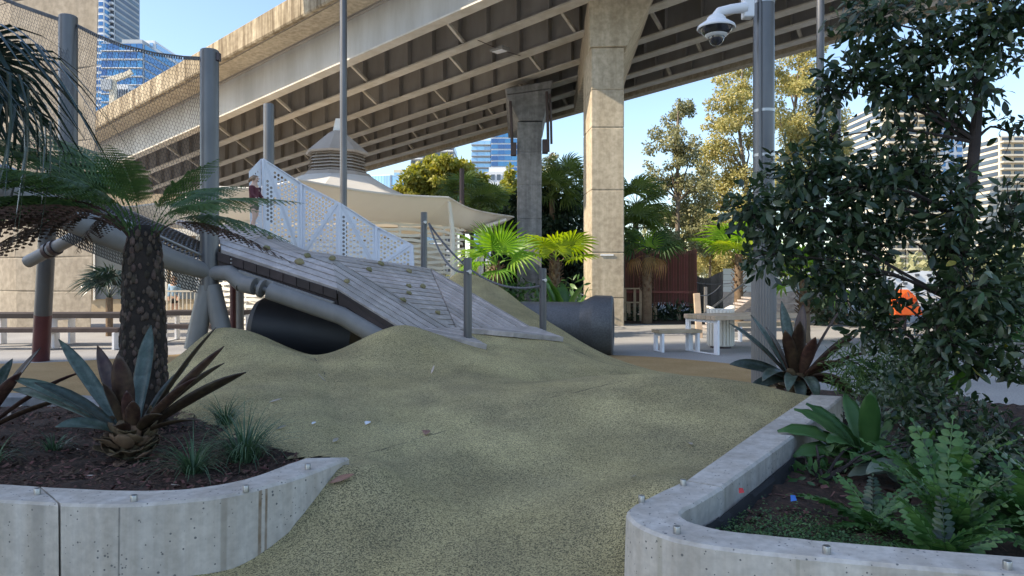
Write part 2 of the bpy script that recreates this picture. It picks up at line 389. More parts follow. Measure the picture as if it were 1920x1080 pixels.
L_bed = L_in + [(-1.30, 4.62), (-1.9, 5.0), (-2.6, 5.7), (-3.2, 6.5), (-3.9, 7.6), (-5.2, 8.15), (-8.5, 8.0), (-9, 5)]
R_bed = R_in[::-1] + [(3.35, 7.2), (3.0, 8.4), (3.4, 9.3), (4.8, 8.9), (5.4, 7.2), (5.7, 4.5), (6.2, 2.0)]

ctrl = []
def cp(px, py, Y): p = P(px, py, Y); ctrl.append((p.x, p.y, p.z))
for a in [(420, 1076, 3.74), (360, 1100, 3.55), (200, 1112, 3.5), (700, 1068, 3.74), (940, 1068, 3.74), (1170, 1068, 3.74), (560, 960, 4.2), (760, 900, 4.75), (900, 900, 5.0), (1060, 900, 5.0), (1260, 905, 4.15),
          (1300, 820, 5.7), (900, 800, 6.05), (1100, 800, 6.1), (750, 812, 5.9), (650, 800, 5.8), (620, 740, 7.2), (560, 852, 5.0), (480, 800, 5.7), (440, 740, 6.7), (500, 700, 7.8), (420, 690, 8.0),
          (400, 628, 9.2), (398, 612, 9.9), (470, 620, 9.7), (430, 612, 10.0), (585, 669, 9.0), (545, 655, 9.2), (625, 660, 9.2), (575, 672, 9.6), (610, 700, 8.0), (700, 630, 9.2), (755, 606, 9.7), (800, 622, 9.6), (690, 700, 8.2), (800, 740, 7.3), (800, 680, 8.7), (900, 720, 7.8), (900, 680, 8.9),
          (1000, 752, 6.7), (1120, 722, 7.2), (1225, 700, 7.6), (1330, 706, 7.5), (1420, 720, 7.3), (1100, 708, 8.6), (1000, 715, 8.2), (1000, 690, 9.2), (1150, 690, 9.9), (1230, 697, 10.6),
          (912, 657, 9.95), (860, 640, 10.0), (860, 622, 10.6), (1058, 643, 11.2), (1000, 648, 10.7), (1100, 668, 11.2), (1150, 672, 12.4), (1090, 641, 12.9), (1040, 610, 13.4), (1000, 583, 14.3), (950, 545, 15.2), (900, 522, 15.6), (860, 508, 15.6),
          (1003, 619, 12.1), (350, 690, 9.3), (330, 690, 10.5), (1290, 705, 10.5)]: cp(*a)
ctrl += [(-4.9, 9, .02), (-5.2, 10.5, .02), (-4.6, 12, .05), (-4.0, 13.5, .1), (-2.6, 12.0, .25), (-1.8, 12.4, .45), (-3, 15, .1), (-2, 16.6, .3), (-.6, 17, .7), (.6, 16.2, .3), (1.2, 15.2, .05), (1.9, 13.4, .0), (2.5, 12, -.03), (3.0, 10, -.02),
         (3.3, 8.4, .05), (3.2, 7.4, .32), (-1.0, 13.0, .9), (-.6, 14.2, 1.2), (0, 2.0, .015), (-1.2, 2.2, .015), (1.5, 2.2, .015), (0, 3.0, .02), (-1.3, 3.0, .02), (.4, 3.0, .02), (-3.4, 7.0, .34), (-2.4, 6.2, .36), (.9, 8.9, .12), (1.7, 9.1, .08), (.35, 8.7, .22), (-3.0, 11.0, .25), (-2.2, 10.6, .4), (-2.7, 10.0, .45)]
ctrl += [(-2.3, 3.4, -.04), (-3.0, 3.4, -.06), (-2.3, 2.6, -.04), (-1.75, 3.5, -.02), (-.98, 4.6, .43), (2.92, 7.05, .35), (2.45, 6.35, .35), (1.99, 5.64, .33), (3.05, 7.25, .33), (1.5, 4.88, .24)]
ctrl = np.array(ctrl)
def rbf_fit(c):
    d = np.linalg.norm(c[:, None, :2] - c[None, :, :2], axis=2)
    d = np.sqrt(d * d + .15 ** 2)
    n = len(c); A = np.zeros((n + 3, n + 3)); A[:n, :n] = -d + np.eye(n) * .02
    A[:n, n] = 1; A[:n, n + 1:] = c[:, :2]; A[n, :n] = 1; A[n + 1:, :n] = c[:, :2].T
    return np.linalg.solve(A, np.concatenate([c[:, 2], [0, 0, 0]]))
_w = rbf_fit(ctrl)
def mound_z(x, y):
    x = np.asarray(x, float); y = np.asarray(y, float); sh = x.shape; q = np.stack([x.ravel(), y.ravel()], 1)
    d = np.sqrt(((q[:, None, :] - ctrl[None, :, :2]) ** 2).sum(2) + .15 ** 2)
    n = len(ctrl)
    return (-d @ _w[:n] + _w[n] + q @ _w[n + 1:]).reshape(sh)
gx = np.arange(-5.6, 3.9, .07); gy = np.arange(1.6, 17.4, .07)
GX, GY = np.meshgrid(gx, gy); GZ = mound_z(GX, GY)
k = np.exp(-np.arange(-4, 5) ** 2 / (2 * 1.3 ** 2)); k /= k.sum()
pad = np.pad(GZ, 4, mode='edge')
GZ = np.apply_along_axis(lambda r: np.convolve(r, k, 'valid'), 1, pad); GZ = np.apply_along_axis(lambda r: np.convolve(r, k, 'valid'), 0, GZ)
GZ += .006 * np.sin(GX * 3.1 + GY * 1.7) * np.sin(GY * 2.3 - GX) 
edge = np.minimum.reduce([(GX + 5.6) / .8, (3.9 - GX) / .5, (17.4 - GY) / 1.0, (GY - 1.5) * 5 + 1]); edge = np.clip(edge, 0, 1)
GZ = GZ * edge - .03 * (1 - edge)
# crease seams pressed into the surface
def seam(pts, depth=.018, w=.05):
    global GZ
    pts = [np.array((P(*p).x, P(*p).y)) for p in pts]
    d = np.full(GX.shape, 9.0)
    for a, b in zip(pts[:-1], pts[1:]):
        ab = b - a; t = np.clip(((GX - a[0]) * ab[0] + (GY - a[1]) * ab[1]) / (ab @ ab), 0, 1)
        d = np.minimum(d, np.hypot(GX - a[0] - t * ab[0], GY - a[1] - t * ab[1]))
    GZ -= depth * np.exp(-(d / w) ** 2)
seam([(588, 668, 9.0), (605, 690, 8.3), (625, 740, 7.2), (645, 800, 5.8), (655, 862, 4.65)], .035, .10)
seam([(660, 860, 4.66), (800, 815, 5.6), (960, 760, 6.6)], .025, .09)
def seam_xy(pts, depth, w):
    global GZ
    d = np.full(GX.shape, 9.0)
    for a, b in zip(pts[:-1], pts[1:]):
        a = np.array(a); b = np.array(b); ab = b - a; t = np.clip(((GX - a[0]) * ab[0] + (GY - a[1]) * ab[1]) / (ab @ ab), 0, 1)
        d = np.minimum(d, np.hypot(GX - a[0] - t * ab[0], GY - a[1] - t * ab[1]))
    GZ -= depth * np.exp(-(d / w) ** 2)
seam_xy([(x + .03, y - .02) for x, y in L_out[7:-2]], .025, .06)
seam_xy([(x - .03, y) for x, y in R_out[:7]], .04, .06)
ny, nx = GX.shape
idx = np.arange(nx * ny).reshape(ny, nx)
quads = np.stack([idx[:-1, :-1], idx[:-1, 1:], idx[1:, 1:], idx[1:, :-1]], -1).reshape(-1, 4)
cx = GX.ravel()[quads].mean(1); cy = GY.ravel()[quads].mean(1); cz = GZ.ravel()[quads].max(1)
Lcut = [( (a[0] + b[0]) / 2, (a[1] + b[1]) / 2) for a, b in zip(L_out, L_in)] + L_bed[len(L_in):]
Rcut = [((a[0] + b[0]) / 2, (a[1] + b[1]) / 2) for a, b in zip(R_out, R_in)][::-1] + R_bed[len(R_in):]
Lcut_m = Lcut[:len(L_in)] + [(-1.2, 4.75), (-1.9, 5.15), (-2.7, 5.95), (-3.4, 6.9), (-4.3, 7.9), (-5.2, 8.3), (-9, 8.3), (-9, 5)]
keep = ~inpoly(Lcut_m, cx, cy) & ~inpoly(Rcut, cx, cy) & (cz > -.015)
me = mesh_from('play_mound', np.stack([GX, GY, GZ], -1).reshape(-1, 3), quads[keep], 'rubber', smooth=True)
o = link('play_mound', me, None, None, Vector((0, 0, 0)), kind='structure')
o['label'] = 'speckled olive rubber play mound rolling up to the timber ramp'
def surf(x, y):
    fy = min(max((y - gy[0]) / .07, 0), ny - 1.001); fx = min(max((x - gx[0]) / .07, 0), nx - 1.001); i = int(fy); j = int(fx); v = fy - i; u = fx - j
    return float(GZ[i, j] * (1 - u) * (1 - v) + GZ[i, j + 1] * u * (1 - v) + GZ[i + 1, j] * (1 - u) * v + GZ[i + 1, j + 1] * u * v)
def on_mound(px, py):
    "march the view ray to the mound"
    for Y in np.arange(3.4, 17, .02):
        p = P(px, py, Y)
        if p.z <= surf(p.x, p.y) and gx[0] < p.x < gx[-1]: return p
    return G(px, py)

# dark joints between the poured rubber patches
def seam_line(pts):
    path = []
    for (a, b) in zip(pts[:-1], pts[1:]):
        for s_ in range(7): path.append(on_mound(a[0] + (b[0] - a[0]) * s_ / 7, a[1] + (b[1] - a[1]) * s_ / 7) + Vector((random.uniform(-.008, .008), random.uniform(-.008, .008), -.004)))
    m = MB(); m.tube(path, .0075, 5); m.build('joint_line', 'black_rubber', mound_o, smooth=True)
mound_o = o; WLOC[o] = Vector((0, 0, 0))
seam_line([(590, 672), (604, 690), (612, 712)])
seam_line([(662, 856), (720, 842), (800, 818), (860, 800)])
seam_line([(1000, 752), (1080, 736), (1150, 718), (1222, 702)])
seam_line([(1062, 650), (1130, 680), (1180, 690)])
# beds of soil
def bed(name, poly, zf, m, step=.09):
    xs = [p[0] for p in poly]; ys = [p[1] for p in poly]
    ax = np.arange(min(xs) - .1, max(xs) + .2, step); ay = np.arange(min(ys) - .1, max(ys) + .2, step)
    X, Y = np.meshgrid(ax, ay); Z = zf(X, Y) + .02 * np.sin(X * 9 + Y * 5) * np.sin(Y * 11 - X * 3) + rng.normal(0, .008, X.shape)
    q = np.arange(X.size).reshape(X.shape); q = np.stack([q[:-1, :-1], q[:-1, 1:], q[1:, 1:], q[1:, :-1]], -1).reshape(-1, 4)
    k_ = inpoly(poly, X.ravel()[q].mean(1), Y.ravel()[q].mean(1))
    me = mesh_from(name, np.stack([X, Y, Z], -1).reshape(-1, 3), q[k_], m, smooth=True)
    return link(name, me, None, None, Vector((0, 0, 0)), kind='structure')
def lbed_z(X, Y): return .30 + .05 * np.clip((Y - 4.2) / 2, 0, 1) - .25 * np.clip((Y - 6.6) / 1.2, 0, 1) * np.clip((-3.6 - X) / 1.5 + 1, 0, 1)
def rbed_z(X, Y): return .13 + .05 * np.clip((Y - 4) / 3, 0, 1) + .06 * np.sin(X * 1.3)
Lgrow = Lcut[:len(L_in)] + [(-1.16, 4.72), (-1.84, 5.24), (-2.62, 6.05), (-3.32, 7.0), (-4.2, 8.0), (-5.2, 8.15), (-9, 8.15), (-9, 5)]
bed('mulch_bed', Lgrow, lbed_z, 'soil')
bed('soil_bed', Rcut, rbed_z, 'soil')

def mulch(name, label, poly, zf, n, m, size=(.02, .07)):
    xs = np.array([p[0] for p in poly]); ys = np.array([p[1] for p in poly])
    V = []; 
    x = rng.uniform(xs.min(), xs.max(), n * 3); y = rng.uniform(ys.min(), min(ys.max(), 7.5), n * 3)
    kk = inpoly(poly, x, y); x = x[kk][:n]; y = y[kk][:n]; n = len(x)
    z = zf(x, y) + .012
    L = rng.uniform(*size, n); W = L * rng.uniform(.2, .5, n); a = rng.uniform(0, 6.28, n); tl = rng.normal(0, .3, (n, 2))
    dx, dy = np.cos(a), np.sin(a)
    c = np.stack([x, y, z], 1); u = np.stack([dx * L, dy * L, tl[:, 0] * L], 1) / 2; v = np.stack([-dy * W, dx * W, tl[:, 1] * W], 1) / 2
    V = np.stack([c - u - v, c + u - v * .6, c + u * .8 + v, c - u + v * .7], 1).reshape(-1, 3)
    me = mesh_from(name, V, np.arange(4 * n).reshape(-1, 4), m, rnd=rng.random(n))
    o = link(name, me, None, None, Vector((0, 0, 0))); tag(o, label, 'mulch', kind='stuff'); return o
mulch('bark_mulch', 'brown bark chips covering the left planter bed', Lgrow, lbed_z, 22000, 'mulch', (.012, .05))
mulch('dry_leaf_bits', 'pale dry leaf scraps scattered over the left mulch bed', Lgrow, lbed_z, 90, 'dead_leaf', (.03, .08))
mulch('leaf_litter', 'dark leaf litter over the soil of the right planter', Rcut, rbed_z, 2500, 'mulch')

# ------------------------------------------------------------------ planter walls with skate studs
def wall(name, label, outer, inner, cuts, ztop, studs, lens=None):
    root = thing(name, label, 'planter wall', (outer[len(outer) // 2][0], outer[len(outer) // 2][1], 0))
    segs = []; last = 0
    for c in list(cuts) + [len(outer) - 1]:
        segs.append((last, c)); last = c
    for (a, b) in segs:
        m = MB(); o = []; n = b - a + 1
        po = [np.array(outer[i]) for i in range(a, b + 1)]; pi = [np.array(inner[i]) for i in range(a, b + 1)]
        def shrink(p):
            if a > 0: p[0] = p[0] + (p[1] - p[0]) / np.linalg.norm(p[1] - p[0]) * .008
            if b < len(outer) - 1: p[-1] = p[-1] + (p[-2] - p[-1]) / np.linalg.norm(p[-2] - p[-1]) * .008
            return p
        po = shrink(po); pi = shrink(pi)
        # refine
        def ref(p, k=5):
            out = []
            for i in range(len(p) - 1):
                p0 = p[max(i - 1, 0)]; p1 = p[i]; p2 = p[i + 1]; p3 = p[min(i + 2, len(p) - 1)]
                for s in range(k):
                    t = s / k; out.append(.5 * ((2 * p1) + (p2 - p0) * t + (2 * p0 - 5 * p1 + 4 * p2 - p3) * t * t + (-p0 + 3 * p1 - 3 * p2 + p3) * t ** 3))
            return out + [p[-1]]
        po = ref(po); pi = ref(pi); n = len(po); zb = -.05
        vs = []
        for i in range(n):
            d = (pi[i] - po[i]); d = d / np.linalg.norm(d); c = .014
            j_ = rng.normal(0, .0016, 2); po[i] = po[i] + d * j_[0]; pi[i] = pi[i] + d * j_[1]
            vs += [(po[i][0] - d[0] * .012, po[i][1] - d[1] * .012, zb), (*po[i], ztop - c), (*(po[i] + d * c), ztop), (*(pi[i] - d * c), ztop), (*pi[i], ztop - c), (*pi[i], zb)]
        fs = []
        for i in range(n - 1):
            for j in range(6):
                j2 = (j + 1) % 6; fs.append((i * 6 + j, i * 6 + j2, (i + 1) * 6 + j2, (i + 1) * 6 + j))
        fs += [tuple(range(6)), tuple((n - 1) * 6 + j for j in reversed(range(6)))]
        m.add(vs, fs); m.build('wall_panel', 'wall_concrete', root, smooth=True, angle=25)
    sm = None
    for (px, py) in studs:
        g = G(px, py, ztop)
        if sm is None:
            mm = MB(); mm.lathe([(.017, -.005), (.017, .028), (.0155, .031)], (0, 0, 0), 14); ob = mm.build('skate_stud', 'stainless', root, smooth=True)
            sm = ob.data; bpy.data.objects.remove(ob)
        place('skate_stud', sm, root, Matrix.Translation(g + Vector((0, 0, .015))))
    return root
wall('planter_wall', 'curved pale concrete planter wall in the left foreground tapering into the mound', L_out, L_in, [5], .40, [(70, 927), (251, 940), (461, 921), (577, 880)])
wall('planter_wall', 'angled pale concrete planter wall in the right foreground around the ferns', R_out, R_in, [2], .40, [(1203, 941), (1281, 910), (1269, 1000), (1550, 1038), (1889, 1067)])
# black drainage matting inside the right planter wall
m = MB()
base = R_in[1:10]
pts = []
for i in range(len(base) - 1):
    for s in range(8):
        t = s / 8; pts.append((base[i][0] * (1 - t) + base[i + 1][0] * t, base[i][1] * (1 - t) + base[i + 1][1] * t))
cen = (2.2, 4.2)
vs = []
for (x, y) in pts:
    d = Vector((cen[0] - x, cen[1] - y)).normalized()
    for (o_, z) in ((.004, .06), (.004, .25), (.03, .262), (.05, .24), (.085, .06)):
        j = rng.normal(0, .006)
        vs.append((x + d.x * (o_ + j), y + d.y * (o_ + j), z + j))
m.add(vs, [(i * 5 + j, i * 5 + j + 1, i * 5 + j + 6, i * 5 + j + 5) for i in range(len(pts) - 1) for j in range(4)])
tag(m.build('drainage_mat', 'black_rubber', None, smooth=True), 'strip of black drainage matting lining the inside of the right planter wall', 'matting')
# low kerb behind the left bed
m = MB()
kb = [(-9, 8.1), (-6.8, 8.25), (-5.4, 8.2), (-4.6, 7.95), (-4.1, 7.55)]
for a, b in zip(kb[:-1], kb[1:]):
    m.beam((*a, .08), (*b, .08), .30, .26)
tag(m.build('kerb', 'grey_concrete', None, bevel=.012), 'low grey concrete kerb behind the mulch bed', 'kerb')

# ------------------------------------------------------------------ elevated road bridge
DH = Vector((-.763, .646, 0)).normalized(); TH = Vector((.646, .763, 0)).normalized(); OB = Vector((-.67, 22.5, 10.2)); GR = -.0788
def BR(s, t, h): return OB + DH * s + TH * t + Vector((0, 0, h + GR * s))
def bar(m, s0, s1, t0, t1, h0, h1):
    m.hexa([BR(s0, t0, h0), BR(s1, t0, h0), BR(s1, t1, h0), BR(s0, t1, h0)], [BR(s0, t0, h1), BR(s1, t0, h1), BR(s1, t1, h1), BR(s0, t1, h1)])
S0, S1 = -46, 95
bridge = thing('road_bridge', 'elevated road bridge with concrete parapet and rows of steel girders crossing overhead', 'bridge', (0, 30, 0))
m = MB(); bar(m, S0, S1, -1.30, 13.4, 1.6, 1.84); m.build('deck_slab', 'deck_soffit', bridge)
sp = 9.0; s = S0
while s < S1:
    m = MB(); e = min(s + sp - .03, S1)
    a = [(-1.30, 1.60), (-1.52, 1.55), (-1.56, 1.62), (-1.56, 2.46), (-1.50, 2.52), (-1.30, 2.52)]
    m.add([BR(s, t, h) for t, h in a] + [BR(e, t, h) for t, h in a], [tuple(range(6)), tuple(reversed(range(6, 12)))] + [(i, (i + 1) % 6, (i + 1) % 6 + 6, i + 6) for i in range(6)])
    m.build('parapet_panel', 'parapet_concrete', bridge); s += sp
m = MB(); bar(m, S0, S1, -1.25, -.30, 1.57, 1.597); m.build('cantilever_soffit', 'pier_concrete', bridge)
m = MB(); bar(m, S0, S1, 12.35, 13.25, .42, 1.58); bar(m, S0, S1, 13.05, 13.5, .18, 2.4); m.build('edge_beam', 'pier_concrete', bridge)
TS = [0, 2.2, 4.5, 6.75, 8.35, 9.95, 11.6]
stf = MB(); stf.box((0, 0, 0), (.025, .20, 1.50), math.atan2(DH.y, DH.x)); stf = stf.build('stiffener', 'web_paint', bridge); stf_me = stf.data; bpy.data.objects.remove(stf)
for gi, t in enumerate(TS):
    g = MB(); bar(g, S0, S1, t - .012, t + .012, .04, 1.6)
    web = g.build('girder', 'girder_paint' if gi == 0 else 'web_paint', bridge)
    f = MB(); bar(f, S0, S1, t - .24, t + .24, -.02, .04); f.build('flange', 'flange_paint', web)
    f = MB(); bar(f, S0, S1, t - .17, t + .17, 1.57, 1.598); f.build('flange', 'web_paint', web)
    if gi:
        st = S0 + 20 + .4 * (gi % 3)
        while st < 62:
            p = BR(st, t - .115, .80); place('stiffener', stf_me, web, Matrix.Translation(p)); st += 1.38
    if gi < len(TS) - 1:
        t2 = TS[gi + 1]; sb = -20 + 1.1 + (gi % 2) * 2.2
        while sb < 60:
            b = MB(); b.beam(BR(sb, t + .06, 1.35), BR(sb, t2 - .10, .12), .11, .11); b.build('brace', 'flange_paint', bridge); sb += 5.52
# lamp under the bridge
lp = P(937, 93, 25.6)
lamp = thing('bridge_lamp', 'flat box lamp hung from wires beneath the bridge girders', 'lamp', lp)
m = MB(); m.box(lp, (.62, .42, .12), math.atan2(DH.y, DH.x)); m.build('housing', 'grey_paint', lamp, bevel=.03)
m = MB(); m.box(lp + Vector((0, 0, -.068)), (.46, .30, .02), math.atan2(DH.y, DH.x)); m.build('lens', 'white_paint', lamp, bevel=.006)
m = MB(); m.tube([lp - TH * 1.15 + Vector((0, 0, .05)), lp, lp + TH * 1.15 + Vector((0, 0, .05))], .014, 6); m.build('wire', 'dark_paint', lamp)

# ------------------------------------------------------------------ piers
def lifts(root, base, top, zs, mat_='pier_concrete', gap=.025):
    "stack of concrete lifts between plan quads base (z=zs[0]) and top (z=zs[-1])"
    z0, z1 = zs[0], zs[-1]
    def ring(z, ins=0.0):
        t = (z - z0) / (z1 - z0); q = [Vector(b).lerp(Vector(t_), t) for b, t_ in zip(base, top)]
        c = sum(q, Vector((0, 0))) / 4
        return [Vector((*(p + (c - p).normalized() * ins), z)) for p in q]
    for a, b in zip(zs[:-1], zs[1:]):
        m = MB(); m.hexa(ring(a), ring(b - gap)); m.build('concrete_lift', mat_, root, bevel=.025)
    m = MB(); m.hexa(ring(z0 + .05, .03), ring(z1 - .02, .03)); m.build('joint_core', mat_, root)
pierA = thing('bridge_pier', 'tall sunlit tan concrete pier with wide crosshead right of centre', 'pier', (2.95, 23.6, 0))
wA = 1.31
qa = [Vector((2.54, 23.0)), Vector((3.58, 23.0)), Vector((3.72, 24.5)), Vector((2.43, 24.55))]
lifts(pierA, qa, qa, [-.1, .9, 2.35, 4.35, 6.35, 7.55, 8.92])
def PA(px, py, Y): return P(px, py, Y)
m = MB()
bl, br = PA(1106, 88, 22.9), PA(1176, 86, 22.9)
tl, tr = PA(1104, -18, 22.9), PA(1232, -18, 22.9)
fbl, fbr = PA(1076, 211, 34.0), PA(1076, 211, 34.0) + Vector((1.5, 0, 0))
ftl, ftr = fbl + Vector((0, 0, .75)), fbr + Vector((.7, 0, .75))
nb = 5.2   # near cantilever
nbl = Vector((tl.x - .35, 17.2, 9.75)); nbr = Vector((tr.x - .15, 17.2, 9.75))
m.hexa([bl, br, fbr, fbl], [tl, tr, ftr, ftl])
m.build('crosshead', 'pier_concrete', pierA, bevel=.03)
mp_ = P(1138, 478, 22.98)
m = MB(); m.box(mp_, (.42, .03, .05)); m.build('plate', 'sign_white', pierA)
pierB = thing('bridge_pier', 'slimmer grey concrete pier with hammerhead behind the fan palms', 'pier', (.67, 30.5, 0))
qb = [Vector((.22, 30.0)), Vector((1.24, 30.0)), Vector((1.24, 31.3)), Vector((.22, 31.3))]
lifts(pierB, qb, qb, [-.1, 1.2, 2.6, 4.0, 5.4, 6.8, 8.05], 'grey_concrete')
m = MB()
m.hexa([P(972, 226, 29.98), P(1018, 226, 29.98), Vector((1.3, 31.3, 8.08)), Vector((.27, 31.3, 8.08))], [P(950, 178, 29.9), P(1034, 166, 29.9), Vector((1.64, 39, 9.1)), Vector((-.2, 39, 9.1))])
m.hexa([P(950, 177, 29.9), P(1034, 165, 29.9), Vector((1.64, 39, 9.12)), Vector((-.2, 39, 9.12))], [P(947, 166, 29.9), P(1036, 150, 29.9), Vector((1.66, 39, 9.55)), Vector((-.22, 39, 9.55))])
m.build('crosshead', 'grey_concrete', pierB, bevel=.03)
for x0, y0, y1, r in ((957, 190, 268, .06), (1025, 172, 285, .06), (1031, 176, 270, .05)):
    m = MB(); m.tube([P(x0, y0, 29.7), P(x0 + 2, (y0 + y1) / 2, 29.7), P(x0 + 3, y1, 29.8)], r, 8); m.build('drain_pipe', 'dark_paint', pierB, smooth=True)
for x0, y0, y1 in ((963, 268, 292), (1022, 262, 288)):
    m = MB(); c = P(x0, (y0 + y1) / 2, 29.9); m.box(c, (.24, .3, (y1 - y0) * 29.9 / FPX)); m.build('drain_box', 'dark_paint', pierB, bevel=.02)
# left pier with a short crosshead above the view
pierL = thing('bridge_pier', 'massive grey concrete pier rising past the netting at the far left', 'pier', (-13.3, 22, 0))
xy = lambda px, Y: Vector(((px - 960) / FPX * Y, Y))
qb = [xy(32, 21.5), xy(170, 20.6), xy(160, 22.6), xy(-60, 23)]
qt = [xy(10, 21.5), xy(196, 20.6), xy(186, 22.6), xy(-80, 23)]
lifts(pierL, qb, qt, [-.1, 1.15, 2.15, 3.3, 5.5, 7.6, 9.8, 13.0, 17.0], 'pier_shade_tan')
m = MB(); m.beam((-12.6, 20.0, 17.8), (-14.2, 24.6, 17.8), 2.4, 1.6); m.build('crosshead', 'grey_concrete', pierL)
# unseen tower block added left of the view only to shade the playground
tw_u = Vector((-SUN_AZ.x, -SUN_AZ.y, 0)); tw_p = Vector((-SUN_AZ.y, SUN_AZ.x, 0)); tw_p = tw_p if tw_p.y < 0 else -tw_p
def TW(u, m_, z): return SUN_AZ * u + tw_p * m_ + Vector((0, 0, z))
offt = thing('shade_tower', 'unseen tower block added left of the view to shade the playground', 'building', TW(90, 5, 0))
m = MB(); m.hexa([TW(80, -15.5, 0), TW(80, 26, 0), TW(104, 26, 0), TW(104, -15.5, 0)], [TW(80, -15.5, 78), TW(80, 26, 78), TW(104, 26, 78), TW(104, -15.5, 78)]); m.build('wall', 'tower_cream', offt)
for fz in range(20):
    m = MB(); z_ = 2 + fz * 3.8; m.hexa([TW(79.9, -14.5, z_), TW(79.9, 25, z_), TW(80.05, 25, z_), TW(80.05, -14.5, z_)], [TW(79.9, -14.5, z_ + 2.1), TW(79.9, 25, z_ + 2.1), TW(80.05, 25, z_ + 2.1), TW(80.05, -14.5, z_ + 2.1)]); m.build('window_band', 'glass_dark', offt)

# ------------------------------------------------------------------ timber ramp
def clip_half(poly, nx_, ny_, d, keep_le=True):
    out = []; n = len(poly)
    for i in range(n):
        a = poly[i]; b = poly[(i + 1) % n]
        fa = a[0] * nx_ + a[1] * ny_ - d; fb = b[0] * nx_ + b[1] * ny_ - d
        if not keep_le: fa, fb = -fa, -fb
        if fa <= 0: out.append(a)
        if (fa < 0 < fb) or (fb < 0 < fa):
            t = fa / (fa - fb); out.append((a[0] + (b[0] - a[0]) * t, a[1] + (b[1] - a[1]) * t))
    return out
def plane_frame(pts, xdir):
    o = Vector(pts[0]); n = Vector((0, 0, 0))
    for i in range(1, len(pts) - 1): n += (Vector(pts[i]) - o).cross(Vector(pts[i + 1]) - o)
    n.normalize()
    if n.z < 0: n = -n
    x = Vector(xdir); x = (x - n * x.dot(n)).normalized(); y = n.cross(x)
    return o, x, y, n
def planks(root, pts, xdir, w, gap=.03, th=.07, name='plank', m_='ramp_timber', lift=0.0, jitter=.002):
    o, x, y, n = plane_frame(pts, xdir)
    poly = [((Vector(p) - o).dot(x), (Vector(p) - o).dot(y)) for p in pts]
    lo = min(p[1] for p in poly); hi = max(p[1] for p in poly); v = lo; res = []
    while v < hi - .004:
        q = clip_half(clip_half(poly, 0, 1, v + w - gap), 0, 1, v, False)
        v += w
        if len(q) < 3: continue
        ar = abs(sum(q[i][0] * q[(i + 1) % len(q)][1] - q[(i + 1) % len(q)][0] * q[i][1] for i in range(len(q)))) / 2
        if ar < .002: continue
        dz = lift + random.uniform(-jitter, jitter)
        m = MB(); m.prism([o + x * a + y * b + n * (dz - th) for a, b in q], n * th)
        res.append(m.build(name, m_, root))
    return o, x, y, n
ramp = thing('climbing_ramp', 'grey timber plank climbing ramp folded in facets down to the rubber mound', 'climbing ramp', (-2.6, 11.2, .3))
a1 = P(415, 468, 10.3); a2 = P(762, 620, 10.0); p4 = P(622, 483, 12.6); nA = (a2 - a1).cross(p4 - a1).normalized()
def onA(px, py):
    r = P(px, py, 1.0) - Vector((0, 0, EYE)); Y = nA.dot(a1 - Vector((0, 0, EYE))) / nA.dot(r); return P(px, py, Y)
fo = P(632, 540, 10.12); a3 = P(855, 617, 10.75); nA2 = (a2 - fo).cross(a3 - fo).normalized()
_r = P(622, 483, 1.0) - Vector((0, 0, EYE)); p4 = P(622, 483, nA2.dot(fo - Vector((0, 0, EYE))) / nA2.dot(_r)); print('P4', p4)
nA = (fo - a1).cross(p4 - a1).normalized()
p6 = onA(462, 459); p7 = onA(412, 449)
planks(ramp, [a1, fo, p4, p6, p7], fo - a1, .15)
planks(ramp, [fo, a2, a3, p4], a2 - fo, .15)
b2 = P(806, 503, 13.9)
_nB = (a3 - p4).cross(b2 - p4).normalized()
def _onB(px, py):
    r_ = P(px, py, 1.0) - Vector((0, 0, EYE)); return P(px, py, _nB.dot(p4 - Vector((0, 0, EYE))) / _nB.dot(r_))
planks(ramp, [p4, a3, b2], _onB(800, 545) - _onB(730, 536), .15)
c3 = P(1000, 615, 12.0); c3b = P(858, 618, 11.22)
planks(ramp, [b2 + Vector((.02, 0, 0)), a3 + Vector((.02, 0, 0)), c3], c3 - b2, .14)
planks(ramp, [a2 + Vector((.03, -.02, -.02)), a3 + Vector((0, -.02, -.02)), P(912, 656, 9.95) + Vector((0, 0, .025))], (1, .1, 0), .12, lift=.05)
planks(ramp, [a3 + Vector((.1, -.06, -.03)), c3 + Vector((0, -.03, -.02)), P(1056, 641, 11.2) + Vector((0, 0, .025))], (1, .05, -.05), .12, lift=.05)
u2 = P(500, 437, 13.45); u3 = P(425, 420, 12.9); u4 = P(330, 416, 11.8)
planks(ramp, [p6, p4, P(575, 470, 13.3)], p4 - p6, .10)
planks(ramp, [p6, P(575, 470, 13.3), u2], P(575, 470, 13.3) - u2, .10)
planks(ramp, [p7, p6, u2, P(470, 424, 13.5), u4], u2 - p7, .11)
planks(ramp, [P(575, 470, 13.3), p4, b2, P(780, 499, 14.05)], (1, .2, -.05), .10)
